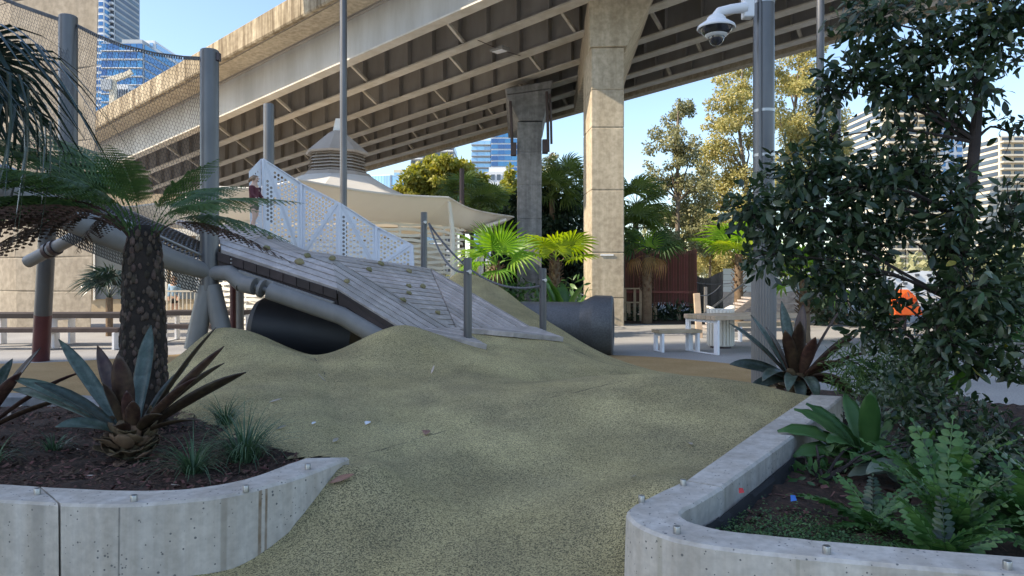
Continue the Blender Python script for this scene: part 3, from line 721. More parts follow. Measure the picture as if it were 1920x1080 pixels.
# holds
hm = []
for k_ in range(3):
    bm = bmesh.new(); bmesh.ops.create_icosphere(bm, subdivisions=2, radius=.075)
    for v in bm.verts:
        n_ = 1 + .22 * math.sin(v.co.x * 60 + k_) * math.sin(v.co.y * 50 + 2 * k_) + random.uniform(-.08, .08)
        v.co *= n_; v.co.z = max(v.co.z, -.02) * .8
    me = bpy.data.meshes.new('climbing_hold'); bm.to_mesh(me); bm.free(); me.materials.append(M_['hold'])
    me.polygons.foreach_set('use_smooth', [True] * len(me.polygons)); hm.append(me)
nB = (a3 - p4).cross(b2 - p4).normalized(); nB = -nB if nB.z < 0 else nB
def onP(px, py, o_, n_):
    r = P(px, py, 1.0) - Vector((0, 0, EYE)); return P(px, py, n_.dot(o_ - Vector((0, 0, EYE))) / n_.dot(r))
nAu = nA if nA.z > 0 else -nA
for i, (px, py, f) in enumerate([(561, 493, 'A'), (576, 481, 'A'), (622, 486, 'A'), (650, 529, 'A'), (691, 507, 'B'), (713, 496, 'B'), (766, 510, 'B'), (766, 538, 'B'), (792, 539, 'B'), (766, 551, 'B'), (755, 564, 'B'), (820, 588, 'B'), (500, 467, 'A'), (506, 447, 'A')]):
    n_ = nAu if f == 'A' else nB; p = onP(px, py, a1 if f == 'A' else p4, n_)
    Mx = Matrix.Translation(p + n_ * .015) @ n_.to_track_quat('Z', 'Y').to_matrix().to_4x4() @ Matrix.Rotation(i * 1.7, 4, 'Z') @ Matrix.Scale(random.uniform(.6, .9), 4)
    place('climbing_hold', hm[i % 3], ramp, Mx)
# fascia boards and end blocks on the near side
dn = Vector((0, 0, 1)); fw = Vector((.02, -.035, 0))
e0 = a1 + Vector((-.05, 0, 0)); 
n_blk = 9
for i in range(n_blk):
    s_ = e0.lerp(fo, i / n_blk); e_ = e0.lerp(fo, (i + .97) / n_blk)
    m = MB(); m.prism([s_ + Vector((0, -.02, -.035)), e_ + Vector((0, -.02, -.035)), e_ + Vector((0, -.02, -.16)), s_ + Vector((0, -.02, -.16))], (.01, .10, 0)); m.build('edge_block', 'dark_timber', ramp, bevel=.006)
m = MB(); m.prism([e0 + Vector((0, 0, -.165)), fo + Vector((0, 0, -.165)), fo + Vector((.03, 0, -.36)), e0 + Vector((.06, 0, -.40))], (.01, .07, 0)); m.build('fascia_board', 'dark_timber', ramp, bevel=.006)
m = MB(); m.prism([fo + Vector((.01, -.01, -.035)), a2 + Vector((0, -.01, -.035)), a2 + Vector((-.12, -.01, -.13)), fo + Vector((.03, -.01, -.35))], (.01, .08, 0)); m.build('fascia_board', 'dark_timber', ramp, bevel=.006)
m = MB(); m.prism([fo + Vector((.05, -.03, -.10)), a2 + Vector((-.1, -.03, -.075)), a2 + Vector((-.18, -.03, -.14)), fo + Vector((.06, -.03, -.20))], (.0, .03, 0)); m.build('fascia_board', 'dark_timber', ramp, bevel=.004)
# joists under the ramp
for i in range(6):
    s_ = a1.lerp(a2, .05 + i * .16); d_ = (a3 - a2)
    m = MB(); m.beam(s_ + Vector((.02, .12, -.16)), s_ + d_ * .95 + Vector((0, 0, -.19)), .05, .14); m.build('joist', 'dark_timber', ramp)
# steel tube carrying the ramp
t0 = P(392, 512, 10.35); t1 = P(455, 532, 10.2); t2 = P(640, 592, 10.05); t3 = P(722, 640, 9.95)
m = MB(); m.tube([t0, P(430, 512, 10.25), t1], [.105, .115, .125], 16); m.tube([P(505, 545, 10.1), t2, t3], .125, 18); m.build('support_tube', 'grey_paint', ramp, smooth=True)
m = MB(); m.tube([t1, P(479, 537, 10.15)], .124, 18); m.tube([P(479, 537, 10.15), P(505, 545, 10.12)], .04, 8); m.build('tube_joint', 'grey_paint', ramp, smooth=True)
m = MB(); d_ = (P(505, 545, 10.12) - P(479, 537, 10.15)).normalized(); c_ = P(491, 541, 10.13); m.tube([c_ - d_ * .02, c_ + d_ * .02], .13, 16); m.build('tube_flange', 'grey_paint', ramp, smooth=True)
m = MB(); m.beam(P(447, 512, 10.22), P(625, 572, 10.06), .06, .10); m.build('carrier_rail', 'grey_paint', ramp, bevel=.01)
for p_ in (P(434, 486, 10.21), P(434, 493, 10.21)):
    m = MB(); m.lathe([(.012, 0), (.012, .02), (.006, .026)], p_, 8, axis=(0, -1, 0)); m.build('bolt', 'stainless', ramp)

# posts with rope
def post(px, ytop, ybase, Y, label, dia=.115):
    b = P(px, ybase, Y); t = P(px, ytop, Y)
    root = thing('rope_post', label, 'post', b, 'rope rail posts beside the ramp')
    m = MB(); m.lathe([(dia / 2, -.3), (dia / 2, t.z - b.z - .006), (dia / 2 - .006, t.z - b.z)], b, 20); m.build('post_shaft', 'steel_pole', root, smooth=True)
    m = MB(); m.lathe([(.018, 0), (.018, .05), (.03, .05), (.03, .07)], t + Vector((0, -dia / 2, -.2)), 10, axis=(.6, -.8, 0)); m.build('eye_bolt', 'stainless', root, smooth=True)
    return t
tp1 = post(795, 398, 505, 13.9, 'grey steel rope post standing tallest at the upper ramp beside the white panels', .125)
tp2 = post(877, 483, 630, 10.2, 'grey steel rope post at the lower end of the ramp, nearest of the three', .118)
tp3 = post(1018, 503, 624, 12.1, 'grey steel rope post in front of the big concrete pipe', .118)
def sag(a, b, s_, n=24): return [a.lerp(b, i / n) + Vector((0, 0, -s_ * 4 * (i / n) * (1 - i / n))) for i in range(n + 1)]
ra = tp1 + Vector((.1, -.05, -.22)); rb = tp2 + Vector((0, -.06, -.2)); rc = tp3 + Vector((-.06, -.05, -.3))
m = MB(); m.tube(sag(ra, rb + Vector((0, .12, .0)), .28), .017, 7); tag(m.build('rope', 'rope', None, smooth=True), 'dark rope sagging steeply from the tall post to the nearest post', 'rope', 'ropes strung between the steel posts')
m = MB(); m.tube(sag(ra, rc, .42, 30), .019, 7); tag(m.build('rope', 'rope', None, smooth=True), 'dark rope sweeping from the tall post to the post before the concrete pipe', 'rope', 'ropes strung between the steel posts')

# ------------------------------------------------------------------ white perforated balustrade
bal = thing('perforated_balustrade', 'white folded perforated metal balustrade stepping down beside the ramp', 'balustrade', P(640, 490, 13.8))
def perforated(pts, th=.006, cell=.078, r=.0275, border=.055, name='perforated_panel'):
    o, x, y, n = plane_frame(pts, (0, 0, 1))
    poly = [((Vector(p) - o).dot(x), (Vector(p) - o).dot(y)) for p in pts]
    area = sum(poly[i][0] * poly[(i + 1) % len(poly)][1] - poly[(i + 1) % len(poly)][0] * poly[i][1] for i in range(len(poly)))
    if area < 0: poly = poly[::-1]
    nrm = []
    for i in range(len(poly)):
        a = poly[i]; b = poly[(i + 1) % len(poly)]; L = math.hypot(b[0] - a[0], b[1] - a[1])
        nrm.append(((b[1] - a[1]) / L, -(b[0] - a[0]) / L, (a[0] * (b[1] - a[1]) - a[1] * (b[0] - a[0])) / L))
    inside = lambda px_, py_, mg: all(px_ * A + py_ * B - C < -mg for A, B, C in nrm)
    m = MB(); v0 = min(p[1] for p in poly); u0 = min(p[0] for p in poly); u1 = max(p[0] for p in poly); v1 = max(p[1] for p in poly)
    row = 0; v = v0; ch = cell * .866
    while v < v1:
        u = u0 - (cell / 2 if row % 2 else 0)
        while u < u1:
            cu, cv = u + cell / 2, v + ch / 2
            if inside(cu, cv, border):
                q = []; K = 8
                sq = [(cell / 2, 0), (cell / 2, ch / 2), (0, ch / 2), (-cell / 2, ch / 2), (-cell / 2, 0), (-cell / 2, -ch / 2), (0, -ch / 2), (cell / 2, -ch / 2)]
                vs = [o + x * (cu + a) + y * (cv + b) for a, b in sq] + [o + x * (cu + r * math.cos(k_ * math.pi / 4)) + y * (cv + r * math.sin(k_ * math.pi / 4)) for k_ in range(8)]
                m.add(vs, [(k_, (k_ + 1) % 8, 8 + (k_ + 1) % 8, 8 + k_) for k_ in range(8)])
            else:
                q = [(u, v), (u + cell, v), (u + cell, v + ch), (u, v + ch)]
                for A, B, C in nrm:
                    q = clip_half(q, A, B, C)
                    if len(q) < 3: break
                if len(q) >= 3: m.add([o + x * a + y * b for a, b in q], [tuple(range(len(q)))])
            u += cell
        v += ch; row += 1
    ob = m.build(name, 'panel_white', bal, fix=False)
    sol = ob.modifiers.new('sheet', 'SOLIDIFY'); sol.thickness = th; sol.offset = 0
    return ob
tops = [(493, 298), (565, 344), (637, 381), (706, 425), (773, 459)]; bots = [(497, 440), (565, 474), (637, 489), (706, 497), (775, 503)]
dz_ = [13.3, 13.75, 13.6, 13.95, 13.9]
T_ = [P(*a, y) for a, y in zip(tops, dz_)]; B_ = [P(*a, y) for a, y in zip(bots, dz_)]
for i in range(4):
    fold = Vector((0, -.10, 0))
    if i % 2 == 0:   # diagonal fold from top-left to bottom-right
        e_ = B_[i + 1].lerp(T_[i + 1], .04); s_ = T_[i]
        perforated([B_[i], s_, e_.lerp(B_[i], .06)] if False else [B_[i], B_[i + 1].lerp(B_[i], .08) + fold * .3, T_[i].lerp(T_[i + 1], .02)])
        perforated([T_[i].lerp(T_[i + 1], .06), B_[i + 1].lerp(B_[i], .05) + fold * .3, B_[i + 1], T_[i + 1]])
        a_, b_ = T_[i].lerp(T_[i + 1], .05), B_[i + 1].lerp(B_[i], .06) + fold * .3
    else:
        perforated([B_[i], B_[i].lerp(B_[i + 1], .08) + fold * .3, T_[i + 1].lerp(T_[i], .05), T_[i]])
        perforated([B_[i].lerp(B_[i + 1], .06) + fold * .3, B_[i + 1], T_[i + 1].lerp(T_[i], .02)])
        a_, b_ = T_[i + 1].lerp(T_[i], .05), B_[i].lerp(B_[i + 1], .07) + fold * .3
    m = MB(); m.beam(a_ + Vector((0, -.012, 0)), b_ + Vector((0, -.012, 0)), .06, .02, up=(0, 1, 0)); m.build('fold_strip', 'panel_white', bal, bevel=.004)
m = MB()
lf0, lf1 = P(466, 322, 12.9), P(470, 440, 12.9)
perforated([lf1, B_[0] + Vector((-.05, 0, 0)), T_[0] + Vector((-.04, 0, 0)), lf0], border=.09, cell=.09, r=.02)
for i in range(5):
    m = MB(); m.beam(B_[i] + Vector((0, 0, -.05)), T_[i] + Vector((0, 0, .0)), .05, .05, up=(0, 1, 0)); m.build('stanchion', 'panel_white', bal, bevel=.008)
for i in range(4):
    m = MB(); m.beam(T_[i], T_[i + 1], .05, .02); m.build('top_rail', 'panel_white', bal, bevel=.005)

# ------------------------------------------------------------------ concrete pipes of the crawl tunnel
pr = thing('concrete_pipe', 'dark grey concrete pipe with flared end poking out right of the mound', 'pipe', (1.3, 15, 0))
c0 = Vector((.1, 14.9, .56)); ax = Vector((1, -.10, -.02)).normalized(); c1 = P(1150, 612, 14.55)
ln = (c1 - c0).length; ax = (c1 - c0).normalized()
m = MB(); prof = [(.49, -1.2), (.49, ln - .66), (.495, ln - .64), (.60, ln - .44), (.63, ln - .36), (.62, ln - .03), (.585, ln), (.50, ln + .005), (.46, ln - .02), (.42, ln - .5), (.42, -1.2)]
m.lathe(prof, c0, 48, axis=ax, cap=False); m.build('pipe_body', 'grey_pipe', pr, smooth=True, angle=30)
pb = thing('tunnel_pipe', 'black rubberised pipe tunnel mouth under the raised ramp', 'pipe', (-2.9, 11, .3))
A_ = P(478, 615, 11.0); B__ = P(668, 636, 11.0)
m = MB(); dx_ = (B__ - A_).normalized(); Lp = (B__ - A_).length
m.lathe([(.30, -.02), (.40, .02), (.455, .10), (.465, .3), (.465, Lp)], A_ + Vector((0, 0, .02)), 40, axis=dx_); m.build('pipe_body', 'black_pipe', pb, smooth=True, angle=30)

# ------------------------------------------------------------------ net walkway, posts and tubes at the left
def steel_post(name, px, ytop, ybase, Y, dia, label, m_='steel_pole', extra=None, cat='post'):
    b = P(px, ybase, Y); t = P(px, ytop, Y)
    root = thing(name, label, cat, b)
    m = MB(); m.lathe([(dia / 2, 0), (dia / 2, t.z - b.z - .012), (dia / 2 - .012, t.z - b.z)], b, 26); m.build('post_shaft', m_, root, smooth=True)
    return root, b, t
n1, nb1, nt1 = steel_post('net_post', 393, 94, 545, 10.35, .255, 'tall grey round net post on splayed legs left of the ramp')
foot = P(388, 640, 10.35)
for (xb, yb) in ((364, 655), (424, 655)):
    m = MB(); m.tube([P(393 + (xb - 393) * .15, 536, 10.35), P(xb, yb, 10.3)], [.125, .14], 16); m.build('leg', 'grey_paint', n1, smooth=True)
m = MB(); m.box(P(410, 107, 10.33), (.05, .08, .12)); m.build('bracket', 'dark_paint', n1, bevel=.01)
n2, nb2, nt2 = steel_post('net_post', 128, 30, 400, 10.4, .245, 'tall grey round net post behind the drooping palm fronds')
steel_post('stub_post', 504, 195, 420, 15.6, .225, 'round grey steel post with flat top behind the white panels')
lightp, lb, lt = steel_post('light_pole', 644, -60, 545, 17.0, .165, 'slender galvanised light pole rising in front of the pavilion cupola', cat='light pole')

walk = thing('net_walkway', 'suspended net walkway descending from the far left to the ramp', 'walkway', P(200, 470, 9.6))
wt = [P(-40, 315, 8.6), P(0, 340, 8.7), P(60, 372, 8.85), P(130, 408, 9.05), P(190, 434, 9.25), P(250, 457, 9.5), P(320, 487, 9.9), P(393, 512, 10.35)]
m = MB(); m.tube(wt, [.175, .175, .172, .17, .165, .16, .145, .11], 20); m.build('support_tube', 'grey_paint', walk, smooth=True)
wt2 = [p + Vector((-.35, 1.9, .18)) for p in wt]
m = MB(); m.tube(wt2, .13, 14); m.build('support_tube', 'grey_paint', walk, smooth=True)
rail = [P(0, 318, 8.7), P(110, 372, 9.0), P(250, 432, 9.5), P(380, 490, 10.25)]
m = MB(); m.tube([p + Vector((0, .05, .07)) for p in rail], .02, 8); m.build('rail', 'stainless', walk, smooth=True)

def net_patch(name, f, nu, nv, r, parent, m_='net', kind=None):
    "hexagonal wire net: f(u,v) in 0..1 -> point"
    vs = []; fs = []
    m = MB()
    def seg(a, b):
        a = Vector(a); b = Vector(b); d = (b - a).normalized(); x = d.cross(Vector((0, 1, .2))).normalized() * r; y = d.cross(x).normalized() * r
        o = len(m.v); c3 = [(x), (-x * .5 + y * .87), (-x * .5 - y * .87)]
        m.v += [tuple(a + q) for q in c3] + [tuple(b + q) for q in c3]
        m.f += [(o, o + 1, o + 4, o + 3), (o + 1, o + 2, o + 5, o + 4), (o + 2, o, o + 3, o + 5)]
    for i in range(nu):
        for j in range(nv):
            u0 = (i + (.5 if j % 2 else 0)) / nu; u1 = u0 + .5 / nu; v0 = j / nv; v1 = (j + .6) / nv; v2 = (j + 1) / nv
            if u1 > 1: continue
            A = f(u0, v0); B = f(u0, v1); seg(A, B)
            seg(B, f(min(u1, 1), min(v2, 1)))
            if u0 - .5 / nu >= 0: seg(B, f(u0 - .5 / nu, min(v2, 1)))
    return m.build(name, m_, parent, fix=False, kind=kind)
def lerp_curve(c, u):
    u = max(0, min(1, u)) * (len(c) - 1); i = min(int(u), len(c) - 2); return c[i].lerp(c[i + 1], u - i)
ropeA = [P(136, 42, 10.4), P(180, 64, 10.4), P(230, 84, 10.38), P(290, 99, 10.37), P(345, 106, 10.36), P(384, 108, 10.35)]
botA = [P(136, 392, 9.1), P(180, 414, 9.3), P(230, 436, 9.5), P(290, 460, 9.8), P(345, 484, 10.1), P(384, 498, 10.3)]
net_patch('net_panel', lambda u, v: lerp_curve(ropeA, u).lerp(lerp_curve(botA, u), v) + Vector((0, .25 * math.sin(v * 3.14), 0)), 44, 50, .0026, walk)
ropeB = [P(-30, -20, 10.6), P(28, 5, 10.5), P(70, 20, 10.45), P(122, 38, 10.4)]
botB = [P(-30, 316, 8.7), P(28, 350, 8.8), P(70, 372, 8.9), P(122, 392, 9.1)]
net_patch('net_panel', lambda u, v: lerp_curve(ropeB, u).lerp(lerp_curve(botB, u), v) + Vector((0, .2 * math.sin(v * 3.14), 0)), 26, 46, .0024, walk)
for rp in (ropeA, ropeB):
    m = MB(); m.tube([lerp_curve(rp, i / 20) for i in range(21)], .012, 7); m.build('top_rope', 'rope', walk, smooth=True)
    # whipping loops along the rope
    m = MB()
    for i in range(60):
        p = lerp_curve(rp, i / 60); m.box(p + Vector((0, 0, -.018)), (.016, .02, .05))
    m.build('rope_whipping', 'net', walk, kind='stuff')
# heavy floor net
flA = [a.lerp(b, .02) for a, b in zip(wt[3:], wt2[3:])]; flB = [a.lerp(b, .98) for a, b in zip(wt[3:], wt2[3:])]
net_patch('floor_net', lambda u, v: lerp_curve(flA, u).lerp(lerp_curve(flB, u), v) + Vector((0, 0, .12 + .10 * math.sin(v * 3.14))), 34, 12, .014, walk)
ln_ = [p + Vector((.05, .1, -.30)) for p in wt]
net_patch('under_net', lambda u, v: lerp_curve(wt, u).lerp(lerp_curve(ln_, u), v) + Vector((0, .04, -.08)), 80, 6, .008, walk)
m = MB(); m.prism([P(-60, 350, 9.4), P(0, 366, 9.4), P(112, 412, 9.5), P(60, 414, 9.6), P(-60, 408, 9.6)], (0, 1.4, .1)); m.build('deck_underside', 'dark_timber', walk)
# leaning maroon and grey post with a cross tube
rootp = thing('propped_post', 'grey post painted maroon below, propping the net walkway at the far left', 'post', G(78, 677))
b_ = G(76, 677); t_ = P(90, 415, b_.y - .4)
mid = b_.lerp(t_, .34)
m = MB(); m.tube([b_, mid], [.145, .145], 20); m.build('painted_base', 'maroon_paint', rootp, smooth=True)
m = MB(); m.tube([mid, t_], [.144, .14], 20); m.build('post_shaft', 'steel_pole', rootp, smooth=True)
m = MB(); m.tube([P(52, 491, 12.3), P(150, 440, 12.0)], .105, 18); m.build('cross_tube', 'grey_paint', rootp, smooth=True)
m = MB(); m.tube([P(88, 472, 12.2), P(94, 469, 12.18)], .135, 14); m.tube([P(100, 466, 12.15), P(106, 463, 12.13)], .135, 14); m.build('clamp', 'dark_paint', rootp, smooth=True)

# ------------------------------------------------------------------ plants: generators
def leaf_tpl(w=.36, fold=.08, droop=.12):
    "leaf along +X length 1; returns verts, faces"
    st = [(0, 0), (.18, .55), (.45, 1.0), (.72, .78), (.9, .38), (1.0, 0)]
    v = [(0, 0, 0)]
    for x, h in st[1:-1]:
        z = -droop * x * x
        v += [(x, h * w / 2, z + fold * h * w), (x, 0, z), (x, -h * w / 2, z + fold * h * w)]
    v.append((1, 0, -droop)); n = len(v) - 1
    f = [(0, 2, 1), (0, 3, 2)]
    for i in range(len(st) - 3):
        a = 1 + 3 * i; f += [(a, a + 1, a + 4), (a, a + 4, a + 3), (a + 1, a + 2, a + 5), (a + 1, a + 5, a + 4)]
    a = n - 3; f += [(a, a + 1, n), (a + 1, a + 2, n)]
    return np.array(v, float), np.array(f)
def frames(d, n_):
    "orthonormal frames: x=d, z close to n_"
    d = d / np.linalg.norm(d, axis=1, keepdims=True)
    y = np.cross(n_, d); y /= np.linalg.norm(y, axis=1, keepdims=True) + 1e-9
    z = np.cross(d, y)
    return np.stack([d, y, z], 2)      # columns
def scatter(tv, tf, pos, F, size):
    V = np.einsum('nij,kj->nki', F, tv) * size[:, None, None] + pos[:, None, :]
    n, k = V.shape[:2]
    Fc = (tf[None] + (np.arange(n) * k)[:, None, None]).reshape(-1, tf.shape[1])
    return V.reshape(-1, 3), Fc
def rdirs(n): 
    d = rng.normal(size=(n, 3)); return d / np.linalg.norm(d, axis=1, keepdims=True)
quad_tpl = (np.array([(0, 0, 0), (.45, .28, .04), (1, 0, -.06), (.45, -.28, .04)], float), np.array([(0, 1, 2, 3)]))

def foliage_blob(clumps, dens, size, upbias=.4, shell=.55, drop=.0):
    "positions, directions for leaves through ellipsoid clumps [(c, (rx,ry,rz))]"
    P_, D_, N_ = [], [], []
    for c, r in clumps:
        r = np.array(r, float); n = max(6, int(dens * (r[0] * r[1] * r[2]) ** (2 / 3)))
        q = rdirs(n); rad = (shell + (1 - shell) * rng.random(n) ** .7)[:, None]
        P_.append(np.array(c) + q * rad * r)
        d = q * .6 + rdirs(n) * .8 + np.array([0, 0, -drop]); D_.append(d)
        N_.append(rdirs(n) * .7 + np.array([0, 0, upbias]) + q * .4)
    P_, D_, N_ = map(np.concatenate, (P_, D_, N_))
    s = rng.uniform(size[0], size[1], len(P_))
    return P_, frames(D_, N_), s

def tree(name, label, cat, base, trunk, branches, clumps, dens, size, leafmat, barkmat='bark_grey', trunk_r=(.2, .06), group=None, tpl=None, upbias=.4, drop=.0, shell=.5):
    root = thing(name, label, cat, base, group)
    m = MB(); n = len(trunk); m.tube(trunk, [trunk_r[0] + (trunk_r[1] - trunk_r[0]) * (i / (n - 1)) ** .8 for i in range(n)], 9)
    tr = m.build('trunk', barkmat, root, smooth=True)
    if branches:
        m = MB()
        for b in branches:
            k_ = len(b[0]); m.tube(b[0], [b[1] * (1 - .75 * i / (k_ - 1)) for i in range(k_)], 6)
        m.build('branches', barkmat, root, smooth=True)
    tv, tf = tpl or quad_tpl
    Pq, F, s = foliage_blob(clumps, dens, size, upbias=upbias, drop=drop, shell=shell)
    V, Fc = scatter(tv, tf, Pq, F, s)
    me = mesh_from('crown', V - np.array(base), Fc, leafmat, rnd=np.repeat(rng.random(len(s)), len(tf)))
    o = link('crown', me, None, root, Vector(base), kind='stuff')
    return root

def arc(a, b, lift=0.0, n=6, wob=.0):
    a = Vector(a); b = Vector(b)
    return [a.lerp(b, i / n) + Vector((random.uniform(-wob, wob), random.uniform(-wob, wob), lift * math.sin(math.pi * i / n))) for i in range(n + 1)]

# --- strap leaf for bromeliads and bird's nest ferns
def strap(base, az, el, length, width, curl, m_, root, name='leaf', fold=.25, seg=9, tipw=.12, twist=0.0, torn=False, wav=0.0):
    base = Vector(base); d = Vector((math.cos(az) * math.cos(el), math.sin(az) * math.cos(el), math.sin(el)))
    side = Vector((-math.sin(az), math.cos(az), 0)); p = base.copy(); ct, stw = math.cos(twist), math.sin(twist); vs = []; ds = length / seg; e = el
    for i in range(seg + 1):
        t = i / seg
        w = width * (.62 + .5 * min(1, t * 2.2) - .12) * (1 if t < .6 else max(tipw, 1 - ((t - .6) / .4) ** 2.2 * (1 - tipw)))
        if torn and t > .85: w = width * .8
        up = Vector((-math.cos(az) * math.sin(e), -math.sin(az) * math.sin(e), math.cos(e)))
        s_ = side * ct + up * stw; u_ = up * ct - side * stw
        wv = wav * math.sin(i * 2.4) * width
        vs += [p + s_ * (w / 2) + u_ * (fold * w * (1 - t * .6) + wv), p + s_ * (w / 4) + u_ * (fold * w * .35 * (1 - t * .6)), p, p - s_ * (w / 4) + u_ * (fold * w * .35 * (1 - t * .6)), p - s_ * (w / 2) + u_ * (fold * w * (1 - t * .6) - wv)]
        e -= curl / seg * (.4 + 1.2 * t)
        p = p + Vector((math.cos(az) * math.cos(e), math.sin(az) * math.cos(e), math.sin(e))) * ds
    m = MB(); m.add(vs, [(i * 5 + j, i * 5 + j + 1, i * 5 + j + 6, i * 5 + j + 5) for i in range(seg) for j in range(4)])
    two = m_ if isinstance(m_, tuple) else (m_,)
    o = m.build(name, two[0], root, smooth=True, angle=60, fix=False)
    sol = o.modifiers.new('thick', 'SOLIDIFY'); sol.thickness = .004; sol.offset = -1
    if len(two) > 1:
        o.data.materials.append(M_[two[1]]); sol.material_offset = 1; sol.material_offset_rim = 1
    return o
def bromeliad(label, base, scale, leaves, dead=26, wf=.9, mats=(('brom_leaf', 'brom_red'), ('brom_red', 'brom_red'))):
    root = thing('bromeliad', label, 'bromeliad', base)
    b = Vector(base)
    for (az, el, L, w, cu, k_) in leaves:
        a_ = R(az); st = b + Vector((math.cos(a_) * .07, math.sin(a_) * .07, .16 + .03 * math.sin(R(el)))) * scale
        strap(st, a_, R(el), L * scale, w * wf * scale, cu, mats[k_], root, fold=.24, tipw=.05, seg=12, twist=-.6 * abs(math.cos(a_)) + random.uniform(-.35, .35))
    m = MB(); m.lathe([(.07, 0), (.09, .06), (.09, .16), (.06, .24), (.02, .28)], b, 12); m.v = [tuple(b + (Vector(v) - b) * scale) for v in m.v]; m.build('stem', 'brom_dead', root, smooth=True)
    for i in range(dead):
        a_ = i * 2.399; lv = (i / dead)
        strap(b + Vector((math.cos(a_) * .09, math.sin(a_) * .09, .0 + .17 * lv)) * scale, a_, R(random.uniform(0, 35) + 35 * lv), random.uniform(.09, .20) * scale, random.uniform(.08, .125) * scale, random.uniform(-1.3, .6), 'brom_dead', root, name='dead_leaf', seg=5, tipw=random.uniform(.15, .5), wav=.04, twist=random.uniform(-.3, .3))
    return root

# --- grass tuft
def tuft(label, base, n, L, spread, m_='grass_blade', name='grass_tuft', w=.010, group='strappy grass clumps in the mulch bed', cat='grass clump'):
    root = thing(name, label, cat, base, group)
    V = []; Fq = []; rn = []
    for i in range(n):
        a_ = rng.uniform(0, 6.28); e = rng.uniform(.7, 1.45); l = L * rng.uniform(.55, 1.1); p = np.array(base) + np.array([math.cos(a_), math.sin(a_), 0]) * rng.uniform(0, spread)
        sd = np.array([-math.sin(a_), math.cos(a_), 0]); k0 = len(V); cu = rng.uniform(.8, 2.2)
        for j in range(6):
            t = j / 5; ww = w * (1 - t * .85); V += [p + sd * ww / 2, p - sd * ww / 2]
            p = p + np.array([math.cos(a_) * math.cos(e), math.sin(a_) * math.cos(e), math.sin(e)]) * l / 5; e -= cu / 5
        for j in range(5): Fq.append((k0 + 2 * j, k0 + 2 * j + 1, k0 + 2 * j + 3, k0 + 2 * j + 2)); rn.append(rng.random())
    me = mesh_from('blades', np.array(V) - np.array(base), np.array(Fq), m_, rnd=rn)
    link('blades', me, None, root, Vector(base), kind='stuff')
    return root

# --- fern frond: rachis with pinnae that carry pinnules; along +X, unit length, drooping
def frond_mesh(name, m_, npin=26, pin_len=.22, droop=.35, pinnules=11, tri=True, pdroop=.25):
    V = []; Fq = []; rn = []
    def spine(t): return np.array([t * (1 - .06 * droop), 0, .16 * math.sin(t * 2.0) * 0.6 - droop * t * t])
    def strip(a, b, w, n_):
        d = b - a; s_ = np.cross(d, n_); s_ = s_ / (np.linalg.norm(s_) + 1e-9) * w / 2; k0 = len(V)
        V.extend([a + s_, a - s_, b - s_ * .15, b + s_ * .15]); Fq.append((k0, k0 + 1, k0 + 2, k0 + 3)); rn.append(rng.random() * .6)
    N = 14
    for i in range(N):
        strip(spine(i / N), spine((i + 1) / N), .018 - .012 * i / N, np.array([0, 0, 1.])); strip(spine(i / N), spine((i + 1) / N), .018 - .012 * i / N, np.array([0, 1., 0]))
    for i in range(npin):
        t = .34 + .66 * i / npin; p = spine(t); tg = spine(t + .01) - spine(t); tg /= np.linalg.norm(tg)
        u_t = (t - .34) / .66; l = pin_len * math.sin(math.pi * min(1, .22 + .78 * u_t)) ** .8 + .012
        for sd in (-1, 1):
            dir_ = np.array([tg[0] * .45, sd * .9, tg[2] * .45 - pdroop * rng.uniform(.4, 1.5)]); dir_ /= np.linalg.norm(dir_)
            q = p + dir_ * l; nrm = np.cross(tg, dir_ * sd); nrm /= np.linalg.norm(nrm)
            strip(p, q, .005, nrm)
            for j in range(pinnules):
                u = (j + .5) / pinnules; pp = p + dir_ * l * u + np.array([0, 0, -.15 * l * u * u]); pl = l * .26 * (1 - u * .75)
                for s2 in (-1, 1):
                    dd = tg * s2 * .9 + dir_ * .45; dd /= np.linalg.norm(dd)
                    strip(pp, pp + dd * pl, l * .85 / pinnules, nrm)
    return mesh_from(name, np.array(V), np.array(Fq), m_, rnd=rn)

# --- fan palm leaf: petiole along +X then a fan of pleated segments
def fan_mesh(name, m_, nseg=34, spread=270, droop=.25, petiole=.9, radius=.75, w=.055, cup=.25, tipdroop=.3, split=.55):
    V = []; Fq = []
    hub = Vector((petiole, 0, 0))
    m = MB(); m.tube([(0, 0, 0), (petiole * .5, 0, .04), (petiole, 0, 0)], [.016, .012, .008], 5)
    V = list(m.v); Fq = [f for f in m.f]
    for i in range(nseg):
        a = R(-spread / 2 + spread * i / (nseg - 1)); l = radius * (1 - .22 * (abs(a) / R(spread / 2)) ** 2) * random.uniform(.93, 1.05)
        d = Vector((math.cos(a), math.sin(a), 0)); s_ = Vector((-math.sin(a), math.cos(a), 0)); k0 = len(V)
        dr = droop * random.uniform(.7, 1.3); td = tipdroop * random.uniform(.3, 1.6)
        for j in range(6):
            t = j / 5; r_ = l * t; full = 2 * math.pi * (spread / 360) * r_ / nseg * 1.02
            ww = min(full, w) if t > split else min(full, w * 1.6)
            if t > .5: ww *= (1 - ((t - .5) / .5) ** 1.5 * .92)
            z = cup * r_ * (1 - t) - dr * r_ * t - td * max(0, t - .55) ** 1.6 * l * 2
            p = hub + d * (r_ * (1 - .25 * td * max(0, t - .55))) + Vector((0, 0, z))
            V += [tuple(p + s_ * ww / 2 + Vector((0, 0, ww * .28))), tuple(p), tuple(p - s_ * ww / 2 + Vector((0, 0, ww * .28)))]
        for j in range(5):
            b0 = k0 + 3 * j; Fq += [(b0, b0 + 1, b0 + 4, b0 + 3), (b0 + 1, b0 + 2, b0 + 5, b0 + 4)]
    me = bpy.data.meshes.new(name); me.from_pydata(V, [], Fq); me.materials.append(M_[m_]); return me
